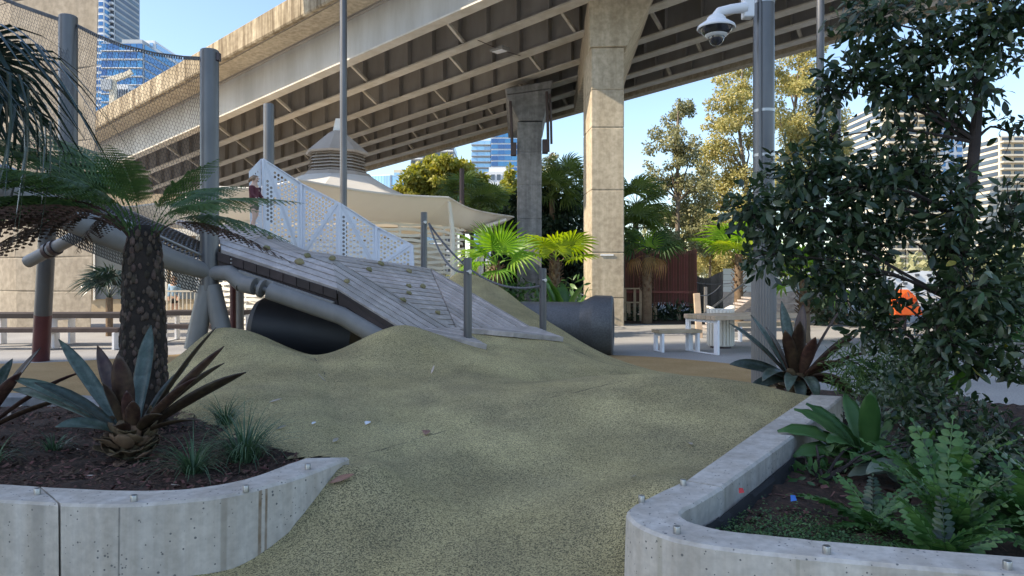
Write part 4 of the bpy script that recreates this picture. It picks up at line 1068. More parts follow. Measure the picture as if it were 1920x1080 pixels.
def orient(p, az, el, roll=0.0, sc=1.0):
    return Matrix.Translation(p) @ Matrix.Rotation(az, 4, 'Z') @ Matrix.Rotation(-el, 4, 'Y') @ Matrix.Rotation(roll, 4, 'X') @ Matrix.Scale(sc, 4)
def fan_palm(label, base, trunk_h, trunk_r, fronds, meshes, group=None, fibre=True, scale=1.0, tm='palm_trunk', name='fan_palm'):
    root = thing(name, label, 'palm', base, group); b = Vector(base); top = b + Vector((0, 0, trunk_h))
    m = MB(); n = 14; pr_ = []
    for i in range(n + 1):
        t = i / n; r_ = trunk_r * (1.15 - .25 * t + .05 * (i % 2)); pr_.append((r_, t * trunk_h))
    m.lathe(pr_, b, 14); m.build('trunk', tm, root, smooth=True)
    if fibre:
        m = MB()
        for i in range(46):
            a_ = i * 2.4; z = trunk_h * (.45 + .55 * i / 46); rr = trunk_r * 1.1
            p0 = b + Vector((math.cos(a_) * rr, math.sin(a_) * rr, z)); 
            m.beam(p0, p0 + Vector((math.cos(a_) * .10, math.sin(a_) * .10, random.uniform(.05, .16))) * scale, .05 * scale, .012)
        m.build('leaf_base', 'palm_fibre', root, kind='stuff')
    for (az, el, k_, sc) in fronds:
        place('frond', meshes[k_], root, orient(top + Vector((0, 0, random.uniform(-.1, .12))), R(az), R(el), R(random.uniform(-25, 25)), sc * scale))
    return root

# ------------------------------------------------------------------ left planter
bromeliad('large red and silver bromeliad with a dry husked base in the left planter', (-2.60, 4.92, .31), 1.0, [
    (176, 33, .86, .105, .55, 0), (188, 40, .80, .11, .45, 0), (170, 55, .80, .10, .15, 0), (205, 47, .62, .12, .4, 0), (150, 62, .66, .11, .1, 1), (100, 66, .78, .12, .1, 0),
    (272, 80, .56, .155, .05, 1), (250, 70, .40, .11, .1, 1), (22, 60, .84, .11, .15, 0), (12, 50, .78, .10, .1, 1), (-2, 36, .84, .105, .25, 1), (-18, 45, .62, .10, .2, 1), (40, 45, .70, .10, .3, 1),
    (300, 58, .30, .10, .1, 1), (325, 40, .36, .10, .5, 1), (230, 35, .42, .10, .8, 0), (290, 68, .34, .09, .1, 1), (345, 22, .48, .09, .3, 1), (70, 50, .6, .1, .3, 0), (130, 40, .6, .1, .4, 0), (280, 40, .26, .10, .6, 1)], dead=46)
bromeliad('bromeliad leaning in from beyond the left edge of the photo', (-3.75, 5.0, .30), .95, [
    (0, 28, .75, .10, .3, 0), (20, 42, .8, .10, .4, 0), (-25, 50, .7, .1, .3, 1), (60, 60, .7, .1, .2, 1), (100, 50, .7, .1, .3, 0), (180, 45, .7, .1, .3, 0), (270, 60, .6, .1, .3, 1), (220, 40, .7, .1, .4, 0)], dead=14)
tuft('dense dark strappy grass clump, largest, at the right end of the left planter', (-1.80, 4.85, .32), 260, .46, .12)
tuft('bright-based strappy grass clump in front of the larger clump', (-2.0, 4.52, .31), 150, .38, .05)
tuft('strappy grass clump tucked behind the large bromeliad', (-2.35, 5.9, .35), 120, .36, .08)
tuft('thin small grass clump left of the bromeliad base', (-3.25, 5.1, .32), 60, .22, .06)
tuft('small grass clump at the left edge in front of the wall', (-3.42, 4.75, .32), 70, .26, .05)

# tree fern
fb = Vector((-2.97, 5.8, .30))
tf_ = thing('tree_fern', 'tree fern with scaly dark trunk and spreading fronds in the left planter', 'tree fern', fb)
ht = 1.61
m = MB(); m.lathe([(.19, -.05), (.18, .3), (.17, .7), (.155, 1.1), (.138, 1.42), (.105, ht), (.05, ht + .06)], fb, 20); m.build('trunk', 'bark_fern', tf_, smooth=True)
bmh = bmesh.new(); bmesh.ops.create_icosphere(bmh, subdivisions=1, radius=1.0)
for v in bmh.verts: v.co.x *= .5; v.co.y *= 1.0; v.co.z *= .8
hv = np.array([v.co[:] for v in bmh.verts]); hf = np.array([[v.index for v in f.verts] for f in bmh.faces]); bmh.free()
Vs, Fs, rn = [], [], []; k_ = 0
for i in range(560):
    t = min(.999, max(0, i / 560 + random.uniform(-.02, .02))); a_ = i * 2.39996 + random.uniform(-.35, .35); r_ = np.interp(t * ht, [0, .3, .7, 1.1, 1.45, ht], [.19, .18, .17, .155, .138, .11])
    c, s_ = math.cos(a_), math.sin(a_); sc = random.uniform(.014, .036)
    q = hv * sc * np.array([.75, .72, 1.5]); q = np.stack([q[:, 0] * c - q[:, 1] * s_, q[:, 0] * s_ + q[:, 1] * c, q[:, 2] - q[:, 0] * .5], 1)
    Vs.append(q + np.array(fb) + np.array([c * r_, s_ * r_, t * ht])); Fs.append(hf + k_); k_ += len(hv); rn += [random.random()] * len(hf)
me = mesh_from('leaf_scars', np.concatenate(Vs) - np.array(fb), np.concatenate(Fs), 'fern_scar', rnd=rn, smooth=True)
link('leaf_scars', me, None, tf_, fb, kind='stuff')
fr_g = [frond_mesh('frond', 'fern_green', 21, .22, .75, 10, pdroop=.4), frond_mesh('frond', 'fern_green', 22, .19, 1.0, 10, pdroop=.8)]
fr_b = [frond_mesh('frond', 'fern_brown', 20, .17, 1.1, 7, pdroop=1.6), frond_mesh('frond', 'fern_brown', 18, .15, 1.3, 6, pdroop=2.2)]
ftop = fb + Vector((0, 0, ht - .04))
for (az, el, k_, sc) in [(-6, 40, 1, .98), (42, 60, 1, 1.0), (-30, 52, 1, .85), (285, 66, 0, .95), (178, 58, 1, 1.55), (160, 50, 1, 1.5), (195, 50, 0, 1.4), (140, 60, 0, 1.3), (60, 62, 0, 1.0), (235, 58, 1, 1.25), (170, 66, 0, 1.3), (330, 74, 0, .8), (75, 66, 1, 1.1), (205, 45, 1, 1.4), (185, 40, 1, 1.6), (172, 74, 0, 1.35), (188, 64, 0, 1.5), (212, 62, 0, 1.35), (150, 70, 0, 1.4), (262, 60, 1, 1.0)]:
    d_ = Vector((math.cos(R(az)), math.sin(R(az)), 0)); place('frond', fr_g[k_], tf_, orient(ftop + d_ * .10, R(az), R(el), R(random.uniform(-20, 20)), sc))
for i, (az, el, k_, sc) in enumerate([(-8, 42, 1, .85), (170, 46, 0, 1.35), (185, 36, 1, 1.4), (200, 42, 0, 1.35), (215, 40, 1, 1.2), (150, 42, 0, 1.2), (178, 52, 1, 1.5), (225, 48, 1, 1.2)]):
    d_ = Vector((math.cos(R(az)), math.sin(R(az)), 0)); place('dead_frond', fr_b[k_], tf_, orient(ftop + d_ * .10, R(az), R(el), R(random.uniform(-30, 30)), sc))

# dark drooping fan palm at the top left
dfan = [fan_mesh('frond', 'palm_dark', 20, 230, .35, .40, .66, .042, .15, 1.5, .3), fan_mesh('frond', 'palm_dark', 18, 210, .3, .45, .74, .040, .10, 1.8, .3)]
fan_palm('dark fan palm with long drooping leaf tips hanging in at the top left', (-4.15, 5.0, .3), 2.6, .14, [
    (8, 30, 0, 1.0), (-12, -2, 1, .95), (45, 20, 1, 1.0), (-60, 10, 0, 1.0), (90, 20, 0, 1.0), (150, 20, 1, 1.0), (200, 20, 0, 1.0), (260, 20, 1, 1.0), (15, -14, 1, 1.0)], dfan)

# ------------------------------------------------------------------ right planter
bromeliad('large silver and maroon bromeliad at the foot of the camera pole', (3.18, 8.05, .22), 1.12, [
    (182, 48, .82, .12, .25, 0), (188, 26, .66, .12, .5, 0), (160, 62, .72, .11, .1, 0), (200, 62, .60, .12, .1, 1), (230, 66, .55, .12, .1, 1), (255, 72, .62, .13, .1, 1), (100, 76, .78, .13, .05, 0), (60, 66, .8, .12, .1, 1), (20, 56, .88, .12, .1, 0), (5, 44, .78, .12, .2, 0),
    (-8, 30, .74, .11, .3, 1), (-25, 48, .66, .11, .2, 0), (-40, 30, .6, .11, .4, 1), (280, 62, .5, .11, .1, 1), (300, 40, .55, .11, .7, 0), (215, 35, .52, .11, 1.4, 0), (240, 30, .5, .1, 1.6, 0), (270, 25, .5, .11, 1.8, 0), (320, 22, .55, .11, 1.6, 0), (345, 10, .5, .12, 1.2, 0), (196, 10, .55, .11, 1.2, 0), (255, 10, .42, .1, 1.6, 0)], dead=22, wf=1.1)
def nest_fern(label, base, leaves, m_='leaf_bright', name='nest_fern'):
    root = thing(name, label, 'fern', base)
    for (az, el, L, w, cu, mm) in leaves:
        a_ = R(az); L *= 1.15; w *= 1.25; strap(Vector(base) + Vector((math.cos(a_) * .03, math.sin(a_) * .03, .02)), a_, R(el), L, w, cu, mm, root, fold=.14, seg=12, tipw=.10, wav=.05, twist=-.5 * abs(math.cos(a_)))
        # midrib
    return root
nest_fern("glossy bird's nest fern with one tall upright leaf beside the right planter wall", (2.62, 5.3, .16), [
    (250, 82, .50, .115, .25, 'holly_leaf'), (182, 42, .62, .12, .9, 'leaf_mid'), (195, 30, .55, .12, .9, 'leaf_mid'), (215, 48, .50, .12, 1.0, 'leaf_mid'), (170, 55, .55, .11, .7, 'leaf_mid'), (235, 35, .45, .11, 1.0, 'leaf_mid'), (150, 60, .5, .11, .6, 'leaf_mid'), (90, 65, .5, .11, .5, 'leaf_mid'), (30, 55, .5, .11, .7, 'leaf_mid'), (330, 50, .48, .11, .8, 'leaf_grey'), (290, 45, .42, .10, 1.1, 'leaf_mid'), (205, 62, .48, .12, .6, 'leaf_mid'), (265, 30, .4, .1, 1.3, 'leaf_grey')])
nest_fern("smaller bird's nest fern with two bright upright tips among dark leaves", (2.80, 4.95, .15), [
    (255, 84, .32, .07, .05, 'leaf_bright'), (300, 80, .32, .07, .05, 'leaf_bright'), (200, 40, .42, .09, 1.3, 'leaf_grey'), (230, 45, .36, .09, 1.3, 'leaf_mid'), (320, 40, .4, .09, 1.2, 'leaf_mid'), (20, 50, .4, .09, 1.0, 'leaf_mid'), (120, 50, .4, .09, 1.0, 'leaf_mid'), (180, 25, .42, .09, 1.0, 'leaf_grey')])
nest_fern("low bird's nest fern with curled leaves near the large right bromeliad", (3.75, 7.4, .2), [
    (200, 60, .5, .10, .6, 'leaf_bright'), (160, 66, .5, .10, .3, 'leaf_mid'), (230, 50, .45, .1, .8, 'leaf_mid'), (300, 50, .45, .1, .8, 'leaf_bright'), (20, 55, .5, .1, .6, 'leaf_mid'), (100, 60, .5, .1, .6, 'leaf_mid')])
nest_fern("broad-leaved fern rising behind the lacy green shrub", (4.0, 6.9, .2), [(200, 60, .7, .11, .5, 'leaf_mid'), (240, 62, .75, .11, .5, 'leaf_mid'), (280, 58, .7, .11, .5, 'leaf_bright'), (320, 60, .7, .11, .5, 'leaf_mid'), (90, 60, .7, .1, .5, 'leaf_mid'), (10, 55, .7, .1, .5, 'leaf_mid'), (160, 55, .7, .1, .6, 'leaf_mid')])
# holly fern fronds: pinnate with broad leaflets
def pinnate(name, m_, n=11, l=.10, w=.55, droop=.35):
    tv, tf = leaf_tpl(w, .1, .2); V = []; Fq = []; rn = []; k0 = 0
    def sp(t): return np.array([t, 0, .25 * t - droop * t * t])
    for i in range(n + 1):
        t = .12 + .88 * i / n; L_ = l * (1.1 - .75 * t ** 2) * 1.6
        for sd in ((-1, 1) if i < n else (0,)):
            d = np.array([[.45 if sd else 1.0, sd * .9, -.1 + rng.normal(0, .12)]]); nn = np.array([[rng.normal(0, .15), rng.normal(0, .15), 1.0]])
            v, f = scatter(tv, tf, sp(t)[None], frames(d, nn), np.array([L_])); V.append(v); Fq.append(f + k0); k0 += len(v); rn += [rng.random() * .5] * len(f)
    m = MB(); m.tube([sp(i / 8) for i in range(9)], .006, 4); 
    vv = np.concatenate(V); ff = np.concatenate(Fq).tolist() + [tuple(j + len(vv) for j in f) for f in m.f]
    return mesh_from(name, np.concatenate([vv, np.array(m.v)]), ff, m_, rnd=rn + [.5] * len(m.f))
hol = [pinnate('frond', 'holly_leaf', 9, .125, .68), pinnate('frond', 'holly_leaf', 10, .115, .7, .55), pinnate('frond', 'leaf_mid', 11, .10, .6, .7), pinnate('frond', 'leaf_dark', 10, .11, .6, .5)]
def holly(label, base, n, L, elr=(30, 75)):
    root = thing('holly_fern', label, 'fern', base, 'holly ferns in the right planter')
    for i in range(n):
        az = i * 137.5 + random.uniform(-15, 15); place('frond', hol[(0, 1, 2, 0, 1, 3)[i % 6]], root, orient(Vector(base) + Vector((0, 0, .03)), R(az), R(random.uniform(*elr)), R(random.uniform(-25, 25)), L * random.uniform(.6, .98)))
holly('bright green holly fern clump in front at the right planter wall', (2.28, 3.72, .14), 22, .52)
holly('holly fern clump at the right edge above the planter wall', (2.75, 3.75, .14), 22, .55)
holly('holly fern clump sprawling left over the ground cover', (1.98, 3.95, .14), 12, .48, (15, 50))
holly('holly fern clump under the dark shrub behind the front clumps', (2.55, 4.25, .15), 18, .6)
holly('small holly fern clump leaning over the right wall by the front stud', (2.05, 3.42, .14), 12, .42)
holly('holly fern clump filling the front corner at the right edge', (2.55, 3.32, .14), 16, .48)
holly('holly fern clump between the front corner and the dark shrub', (3.0, 3.7, .15), 16, .55)
holly('dark holly fern clump at the far right corner', (3.2, 4.2, .15), 18, .6)
# ground cover
n = 7500; x = rng.uniform(.85, 2.4, n * 4); y = rng.uniform(3.05, 4.6, n * 4)
den = np.exp(-(((x - 1.45) / .55) ** 2 + ((y - 3.62) / .36) ** 2)); kk = inpoly(R_bed, x, y) & (rng.random(n * 4) < den); x = x[kk][:n]; y = y[kk][:n]; n = len(x)
pos = np.stack([x, y, rbed_z(x, y) + rng.uniform(.005, .045, n)], 1); dd = rdirs(n); dd[:, 2] *= .4
V, Fc = scatter(*quad_tpl, pos, frames(dd, rdirs(n) * .4 + np.array([0, 0, 1.])), rng.uniform(.012, .026, n))
me = mesh_from('ground_cover', V, Fc, 'leaf_mid', rnd=rng.random(n)); o = link('ground_cover', me, None, None, Vector((0, 0, 0))); tag(o, 'mat of tiny green ground cover leaves in the right planter', 'ground cover', kind='stuff')

def px_blob(px, py, Y, rx, ry, rd=None):
    c = P(px, py, Y); k_ = Y / FPX; return (np.array(c), (rx * k_, rd or max(rx, ry) * k_ * .8, ry * k_))
def shrub(label, base, blobs, dens, size, m_, tpl, upbias=.5, stems=6, name='shrub'):
    root = thing(name, label, 'shrub', base)
    m = MB()
    for i in range(stems):
        c = blobs[i % len(blobs)][0]; m.tube(arc(Vector(base) + Vector((random.uniform(-.05, .05), random.uniform(-.05, .05), 0)), Vector(c) + Vector((random.uniform(-.15, .15), random.uniform(-.1, .1), .1)), .08, 5, .02), [.014, .012, .01, .008, .006, .004], 5)
    m.build('stems', 'bark_dark', root, smooth=True)
    Pq, F, s = foliage_blob(blobs, dens, size, upbias=upbias, shell=.2); V, Fc = scatter(*tpl, Pq, F, s)
    kp = None
    me = mesh_from('foliage', V - np.array(base), Fc, m_, rnd=np.repeat(rng.random(len(s)), len(tpl[1]))); link('foliage', me, None, root, Vector(base), kind='stuff')
    return root
LT = leaf_tpl(.42, .10, .15); LTn = leaf_tpl(.30, .08, .25)
shrub('dark grey-leaved shrub low at the foot of the broadleaf tree', (3.3, 5.1, .15), [px_blob(1780, 790, 5.1, 120, 70), px_blob(1860, 840, 4.8, 90, 60), px_blob(1720, 730, 5.4, 70, 60), px_blob(1830, 880, 4.7, 90, 60), px_blob(1890, 920, 4.4, 70, 60), px_blob(1760, 850, 4.8, 70, 50)], 5000, (.045, .085), 'leaf_dark', LT)
shrub('grey-green small-leaved shrub beside the nest fern', (2.95, 5.9, .15), [px_blob(1655, 770, 5.9, 60, 50), px_blob(1690, 720, 6.0, 60, 50), px_blob(1620, 790, 5.8, 40, 30)], 5000, (.04, .075), 'leaf_grey', LT)
shrub('lacy mid-green shrub between the bromeliad and the tree trunk', (4.0, 7.2, .2), [px_blob(1610, 690, 7.2, 70, 60), px_blob(1680, 670, 7.1, 70, 60), px_blob(1650, 720, 7.0, 80, 50), px_blob(1730, 700, 7.0, 60, 60)], 5500, (.05, .11), 'fern_green', leaf_tpl(.16, .05, .4))
shrub('low fern and seedling growth along the inside of the planter wall', (2.1, 4.9, .13), [px_blob(1530, 890, 4.9, 60, 25), px_blob(1570, 860, 5.2, 50, 30), px_blob(1740, 850, 4.9, 70, 40)], 2600, (.05, .10), 'leaf_mid', LT)

# the big dark broadleaf tree
tb = G(1765, 790, .15); tb = Vector((3.45, 5.9, .12))
bt = thing('broadleaf_tree', 'large dark glossy broadleaf tree filling the right side of the photo', 'tree', tb)
tk = [tb, P(1762, 680, 5.9), P(1780, 560, 5.95), P(1812, 420, 6.0), P(1828, 270, 6.0), P(1838, 120, 6.0), P(1845, -60, 6.0)]
m = MB(); m.tube(tk, [.085, .068, .058, .05, .043, .034, .02], 12); m.build('trunk', 'bark_dark', bt, smooth=True)
blobs = [px_blob(1490, 400, 6.2, 120, 105), px_blob(1400, 395, 6.1, 62, 50), px_blob(1600, 420, 6.2, 100, 130), px_blob(1520, 320, 6.3, 90, 60), px_blob(1570, 520, 6.2, 90, 60), px_blob(1450, 480, 6.1, 60, 50),
         px_blob(1640, 45, 6.2, 90, 70), px_blob(1740, 90, 6.1, 110, 110), px_blob(1600, 140, 6.3, 70, 50), px_blob(1680, 170, 6.2, 90, 80), px_blob(1860, 70, 5.9, 100, 90), px_blob(1890, 20, 5.8, 70, 60), px_blob(1790, 210, 6.2, 60, 60), px_blob(1555, 170, 6.4, 40, 50),
         px_blob(1680, 300, 6.3, 80, 80), px_blob(1745, 330, 6.2, 70, 70), px_blob(1690, 440, 6.2, 80, 70), px_blob(1780, 460, 6.0, 70, 80), px_blob(1890, 420, 5.9, 70, 100), px_blob(1880, 560, 5.8, 80, 90), px_blob(1680, 560, 6.2, 90, 60), px_blob(1770, 590, 6.0, 70, 70), px_blob(1840, 650, 5.7, 80, 60), px_blob(1900, 690, 5.6, 60, 45), px_blob(1730, 660, 6.0, 60, 50), px_blob(1895, 250, 6.0, 45, 45), px_blob(1640, 620, 6.3, 60, 40), px_blob(1800, 380, 5.7, 50, 80), px_blob(1810, 540, 5.6, 60, 80), px_blob(1780, 650, 5.6, 50, 60), px_blob(1560, 260, 6.3, 50, 30), px_blob(1620, 350, 6.0, 80, 70), px_blob(1830, 150, 5.7, 60, 60)]
m = MB(); st_ = [tk[i] for i in (1, 2, 3, 4, 5)]
for c, r in blobs:
    s_ = min(tk[1:6], key=lambda q: (Vector(c) - q).length + (0 if q.z < c[2] else .6)); m.tube(arc(s_, Vector(c), .1, 6, .03), [.016, .014, .012, .010, .008, .006, .004], 6)
for c, r in blobs:
    for _ in range(8):
        e_ = Vector(c + rdirs(1)[0] * np.array(r) * .9); m.tube(arc(Vector(c), e_, .04, 4, .03), [.006, .005, .004, .003, .002], 4)
m.build('branches', 'bark_dark', bt, smooth=True)
Pq, F, s = foliage_blob(blobs, 3500, (.05, .135), upbias=.5, shell=.1, drop=.25)
# keep the windows of sky that the photo shows
pxs = 960 + Pq[:, 0] / Pq[:, 1] * FPX; pys = HZ - (Pq[:, 2] - EYE) / Pq[:, 1] * FPX
gaps = [(1605, 225, 38, 60), (1880, 290, 40, 55), (1705, 480, 36, 52), (1570, 105, 30, 16), (1855, 730, 60, 30), (1845, 370, 16, 50), (1720, 545, 38, 26), (1885, 150, 34, 18), (1700, 590, 30, 22), (1770, 130, 14, 20), (1690, 60, 16, 16), (1830, 515, 14, 24)]
kp = np.ones(len(Pq), bool)
for gx_, gy_, ra_, rb_ in gaps: kp &= ~((((pxs - gx_) / ra_) ** 2 + ((pys - gy_) / rb_) ** 2 < 1) & (rng.random(len(Pq)) < .93))
Pq, F, s = Pq[kp], F[kp], s[kp]
# the leaves nearest the viewer are single parts, the rest one mass
near = np.argsort(Pq[:, 1])[:900]; near = rng.choice(near, 290, replace=False); msk = np.zeros(len(Pq), bool); msk[near] = True
V, Fc = scatter(*LT, Pq[~msk], F[~msk], s[~msk])
me = mesh_from('leaf_mass', V - np.array(tb), Fc, 'leaf_dark', rnd=np.repeat(rng.random((~msk).sum()), len(LT[1])), smooth=False); link('leaf_mass', me, None, bt, tb, kind='stuff')
lm = [mesh_from('leaf', LT[0], LT[1], q) for q in ('leaf_dark', 'leaf_dark', 'leaf_mid', 'leaf_yellow')]
for j, i in enumerate(np.nonzero(msk)[0]):
    Mx = Matrix([list(F[i][0]) + [0], list(F[i][1]) + [0], list(F[i][2]) + [0], [0, 0, 0, 1]]).to_4x4()
    Mx.translation = Vector(Pq[i])
    place('leaf', lm[0 if j % 9 else (2 if j % 2 else 1)] if j % 23 else lm[3], bt, Mx @ Matrix.Scale(float(s[i]) * 1.08, 4))
print('tree leaves', len(Pq))

# fallen leaves and litter on the mound
def litter(label, px, py, L, w, m_, rot, cat='leaf', name='fallen_leaf', group=None):
    p = on_mound(px, py); n_ = Vector((-(surf(p.x + .1, p.y) - surf(p.x - .1, p.y)) / .2, -(surf(p.x, p.y + .1) - surf(p.x, p.y - .1)) / .2, 1)).normalized()
    tv, tf = leaf_tpl(w / L, .25, -.12); Mx = n_.to_track_quat('Z', 'Y').to_matrix() @ Matrix.Rotation(rot, 3, 'Z')
    m = MB(); m.add([p + n_ * .014 + Mx @ Vector(q * L) for q in (tv - np.array([.5, 0, 0]))], [tuple(f) for f in tf])
    o = m.build(name, m_, None, smooth=True, fix=False); sol = o.modifiers.new('thick', 'SOLIDIFY'); sol.thickness = .002
    tag(o, label, cat, group)
litter('reddish fallen leaf lying against the tip of the left planter wall', 641, 903, .16, .05, 'dead_leaf_red', .4)
litter('pale narrow fallen leaf near the left planter, upper of three', 516, 755, .13, .03, 'dead_leaf', .2)
litter('pale fallen leaf below the narrow one near the left planter', 527, 806, .10, .035, 'dead_leaf', .7)
litter('pale fallen leaf closest to the tip of the left planter wall', 628, 830, .12, .035, 'dead_leaf', -.3)
litter('white scrap of paper on the middle of the mound', 689, 797, .08, .05, 'paper', .3, 'paper', 'paper_scrap')
litter('long thin white leaf high on the mound slope', 811, 697, .26, .022, 'dead_leaf', 1.2)
litter('curled brown dead leaf on the middle of the mound', 799, 815, .09, .07, 'dead_leaf_red', .9)
litter('small pale leaf on the mound near the right planter wall', 1295, 836, .09, .03, 'dead_leaf', -.9)
litter('small pale curled leaf lower on the mound by the right wall', 1188, 898, .07, .035, 'dead_leaf', .6)
litter('thin curved twig below the valley of the mound', 603, 712, .22, .012, 'dead_leaf', .9, 'twig', 'twig')
litter('tiny white flake on the left slope of the mound', 588, 797, .06, .03, 'paper', .1, 'paper', 'paper_scrap')
def scrap(label, p, s_, m_):
    m = MB(); m.prism([p + Vector(q) * s_ for q in ((-.5, 0, 0), (.5, .1, .1), (.4, .5, .7), (-.4, .4, .8))], (0, .004, .002)); tag(m.build('plastic_scrap', m_, None), label, 'litter')
scrap('small bright blue plastic scrap in the ground cover', P(1489, 940, 4.05), .035, 'blue_plastic')
scrap('small red plastic scrap beside the black matting', P(1391, 925, 3.98), .03, 'red_plastic')

# ------------------------------------------------------------------ camera pole
cpole = thing('camera_pole', 'tall grey fluted pole with a dome security camera near its top', 'pole', P(1432, 705, 10.3))
pb_ = P(1432, 705, 10.3); zt = P(1432, -80, 10.3).z - pb_.z; zm = P(1432, 478, 10.3).z - pb_.z
m = MB(); m.lathe([(.148, zm), (.148, zt)], pb_, 28); m.build('upper_shaft', 'steel_pole', cpole, smooth=True)
m = MB(); n = 56; prof = []
for k_ in range(n):
    a_ = 2 * math.pi * k_ / n; r_ = .172 if k_ % 2 else .160; prof.append(Vector((math.cos(a_) * r_, math.sin(a_) * r_, -.1)) + pb_)
m.prism(prof, (0, 0, zm + .1)); m.build('fluted_base', 'grey_paint', cpole)
for yy in (6, 209, 292):
    c = P(1432, yy, 10.3); m = MB(); m.lathe([(.153, -.02), (.153, .02)], c, 24); m.build('band', 'stainless', cpole, smooth=True)
m = MB(); m.tube([P(1425, -40, 10.14), P(1425, 470, 10.14)], .022, 8); m.build('conduit', 'steel_pole', cpole, smooth=True)
cc = thing('security_camera', 'white dome security camera on a bracket arm fixed to the grey pole', 'camera', P(1343, 60, 10.05))
m = MB(); m.box(P(1402, 12, 10.15), (.15, .16, .34)); m.build('wall_bracket', 'plastic_white', cc, bevel=.02)
m = MB(); m.tube([P(1398, 14, 10.1), P(1370, 17, 10.06), P(1348, 22, 10.05), P(1343, 30, 10.05), P(1343, 36, 10.05)], [.075, .065, .06, .065, .07], 16); m.build('arm', 'plastic_white', cc, smooth=True)
dc = P(1343, 62, 10.05); u_ = 10.05 / FPX
m = MB(); m.lathe([(.02, 33 * u_), (13 * u_, 32 * u_), (17 * u_, 28 * u_), (19 * u_, 22 * u_), (24 * u_, 20 * u_), (34 * u_, 13 * u_), (35.5 * u_, 9 * u_), (34.5 * u_, 7 * u_), (31 * u_, 9 * u_), (22 * u_, 14 * u_)], dc, 36, cap=False); m.build('weather_shield', 'plastic_white', cc, smooth=True, angle=40)
m = MB(); m.lathe([(30 * u_, 10 * u_), (28 * u_, 3 * u_), (22 * u_, -3 * u_), (15 * u_, -5 * u_)], dc, 32, cap=False); m.build('sensor_ring', 'clear_dome', cc, smooth=True)
m = MB(); m.lathe([(22 * u_, -1.5 * u_), (19 * u_, -6 * u_), (15 * u_, -8 * u_), (14 * u_, -4 * u_)], dc, 32); m.build('housing', 'plastic_white', cc, smooth=True)
m = MB(); m.lathe([(14.5 * u_ * math.cos(a_), -8 * u_ - 16 * u_ * math.sin(a_)) for a_ in [i * math.pi / 2 / 8 for i in range(9)]], dc, 28, cap=False); m.build('lens_dome', 'clear_dome', cc, smooth=True, angle=60)
for (px, yt, yb, Y, d_, lab) in ((1538, -60, 560, 16, .165, 'slender steel pole behind the upper leaves of the broadleaf tree'), (1572, 168, 560, 22, .15, 'shorter thin steel pole just right of the taller slender one')):
    steel_post('steel_pole', px, yt, yb, Y, d_, lab, cat='pole')
steel_post('steel_pole', 866, 316, 470, 30, .20, 'dark thin pole standing before the golden tree behind the pavilion', 'dark_paint', cat='pole')

# ------------------------------------------------------------------ pavilion
C = Vector((-5.83, 24.0, 0))
pav = thing('pavilion', 'cream tented pavilion with louvred walls and a stepped cupola under the bridge', 'pavilion', C)
EV = [P(408, 353, 17.7), P(556, 339, 16.6), P(840, 372, 20.0), P(963, 408, 26.4), Vector((-1.2, 31, 3.74)), Vector((-6.5, 32.5, 3.74)), Vector((-12.3, 30, 3.74)), Vector((-13, 23, 3.7))]
def ringpt(v, r, z):
    d = Vector((v.x - C.x, v.y - C.y, 0)).normalized(); return Vector((C.x + d.x * r, C.y + d.y * r, z))
m = MB(); top = MB(); ne = len(EV); NS = 10; NR = 8
for i in range(ne):
    a, b = EV[i], EV[(i + 1) % ne]; g = []; gt = []
    for s_ in range(NS + 1):
        t = s_ / NS; e = a.lerp(b, t)
        sagv = math.sin(math.pi * t); cdir = Vector((C.x - e.x, C.y - e.y, 0)).normalized(); e = e + cdir * (.35 * sagv) + Vector((0, 0, -.05 * sagv))
        w = ringpt(e, 4.3, 3.12); rr = ringpt(e, 1.22, 4.85)
        g.append([e.lerp(w, q / NR) + Vector((0, 0, -.16 * math.sin(math.pi * q / NR))) for q in range(NR + 1)])
        gt.append([(e + Vector((0, 0, .05))).lerp(rr, q / NR) + Vector((0, 0, -.38 * math.sin(math.pi * q / NR))) for q in range(NR + 1)])
    for G_, mm in ((g, m), (gt, top)):
        vs = [p for row in G_ for p in row]; W_ = NR + 1
        mm.add(vs, [(r_ * W_ + q, r_ * W_ + q + 1, (r_ + 1) * W_ + q + 1, (r_ + 1) * W_ + q) for r_ in range(NS) for q in range(NR)])
    ed = MB(); ed.tube([G0[0] + Vector((0, 0, .025)) for G0 in g], .035, 6); ed.build('eave_edge', 'membrane', pav, smooth=True)
m.build('soffit', 'membrane', pav, smooth=True, angle=50); top.build('roof_membrane', 'membrane', pav, smooth=True, angle=50)
cup = MB(); cup.lathe([(1.32, 4.74), (1.06, 5.0)], C, 8); cup = cup.build('cupola', 'cupola', pav)
for i in range(7):
    z = 4.94 + i * .105; r_ = .99 - .012 * i
    q = MB(); q.lathe([(r_ - .16, z + .10), (r_, z + .015), (r_ + .015, z - .01), (r_ - .02, z), (r_ - .18, z + .08)], C, 8, cap=False); q.build('louvre_ring', 'cupola', cup)
q = MB(); q.lathe([(.80, 4.9), (.74, 5.7)], C, 8); q.build('core', 'cupola', cup)
q = MB(); q.lathe([(1.03, 5.62), (1.06, 5.68), (.34, 6.30), (.16, 6.42)], C, 8); q.build('cap', 'cupola', cup)
q = MB(); q.prism([C + Vector((-.14, 0, 6.45)), C + Vector((.14, 0, 6.45)), C + Vector((.10, 0, 6.85)), C + Vector((-.05, 0, 6.85))], (0, .03, 0)); q.build('finial', 'louvre', cup)
a0, a1_ = R(195), R(352)
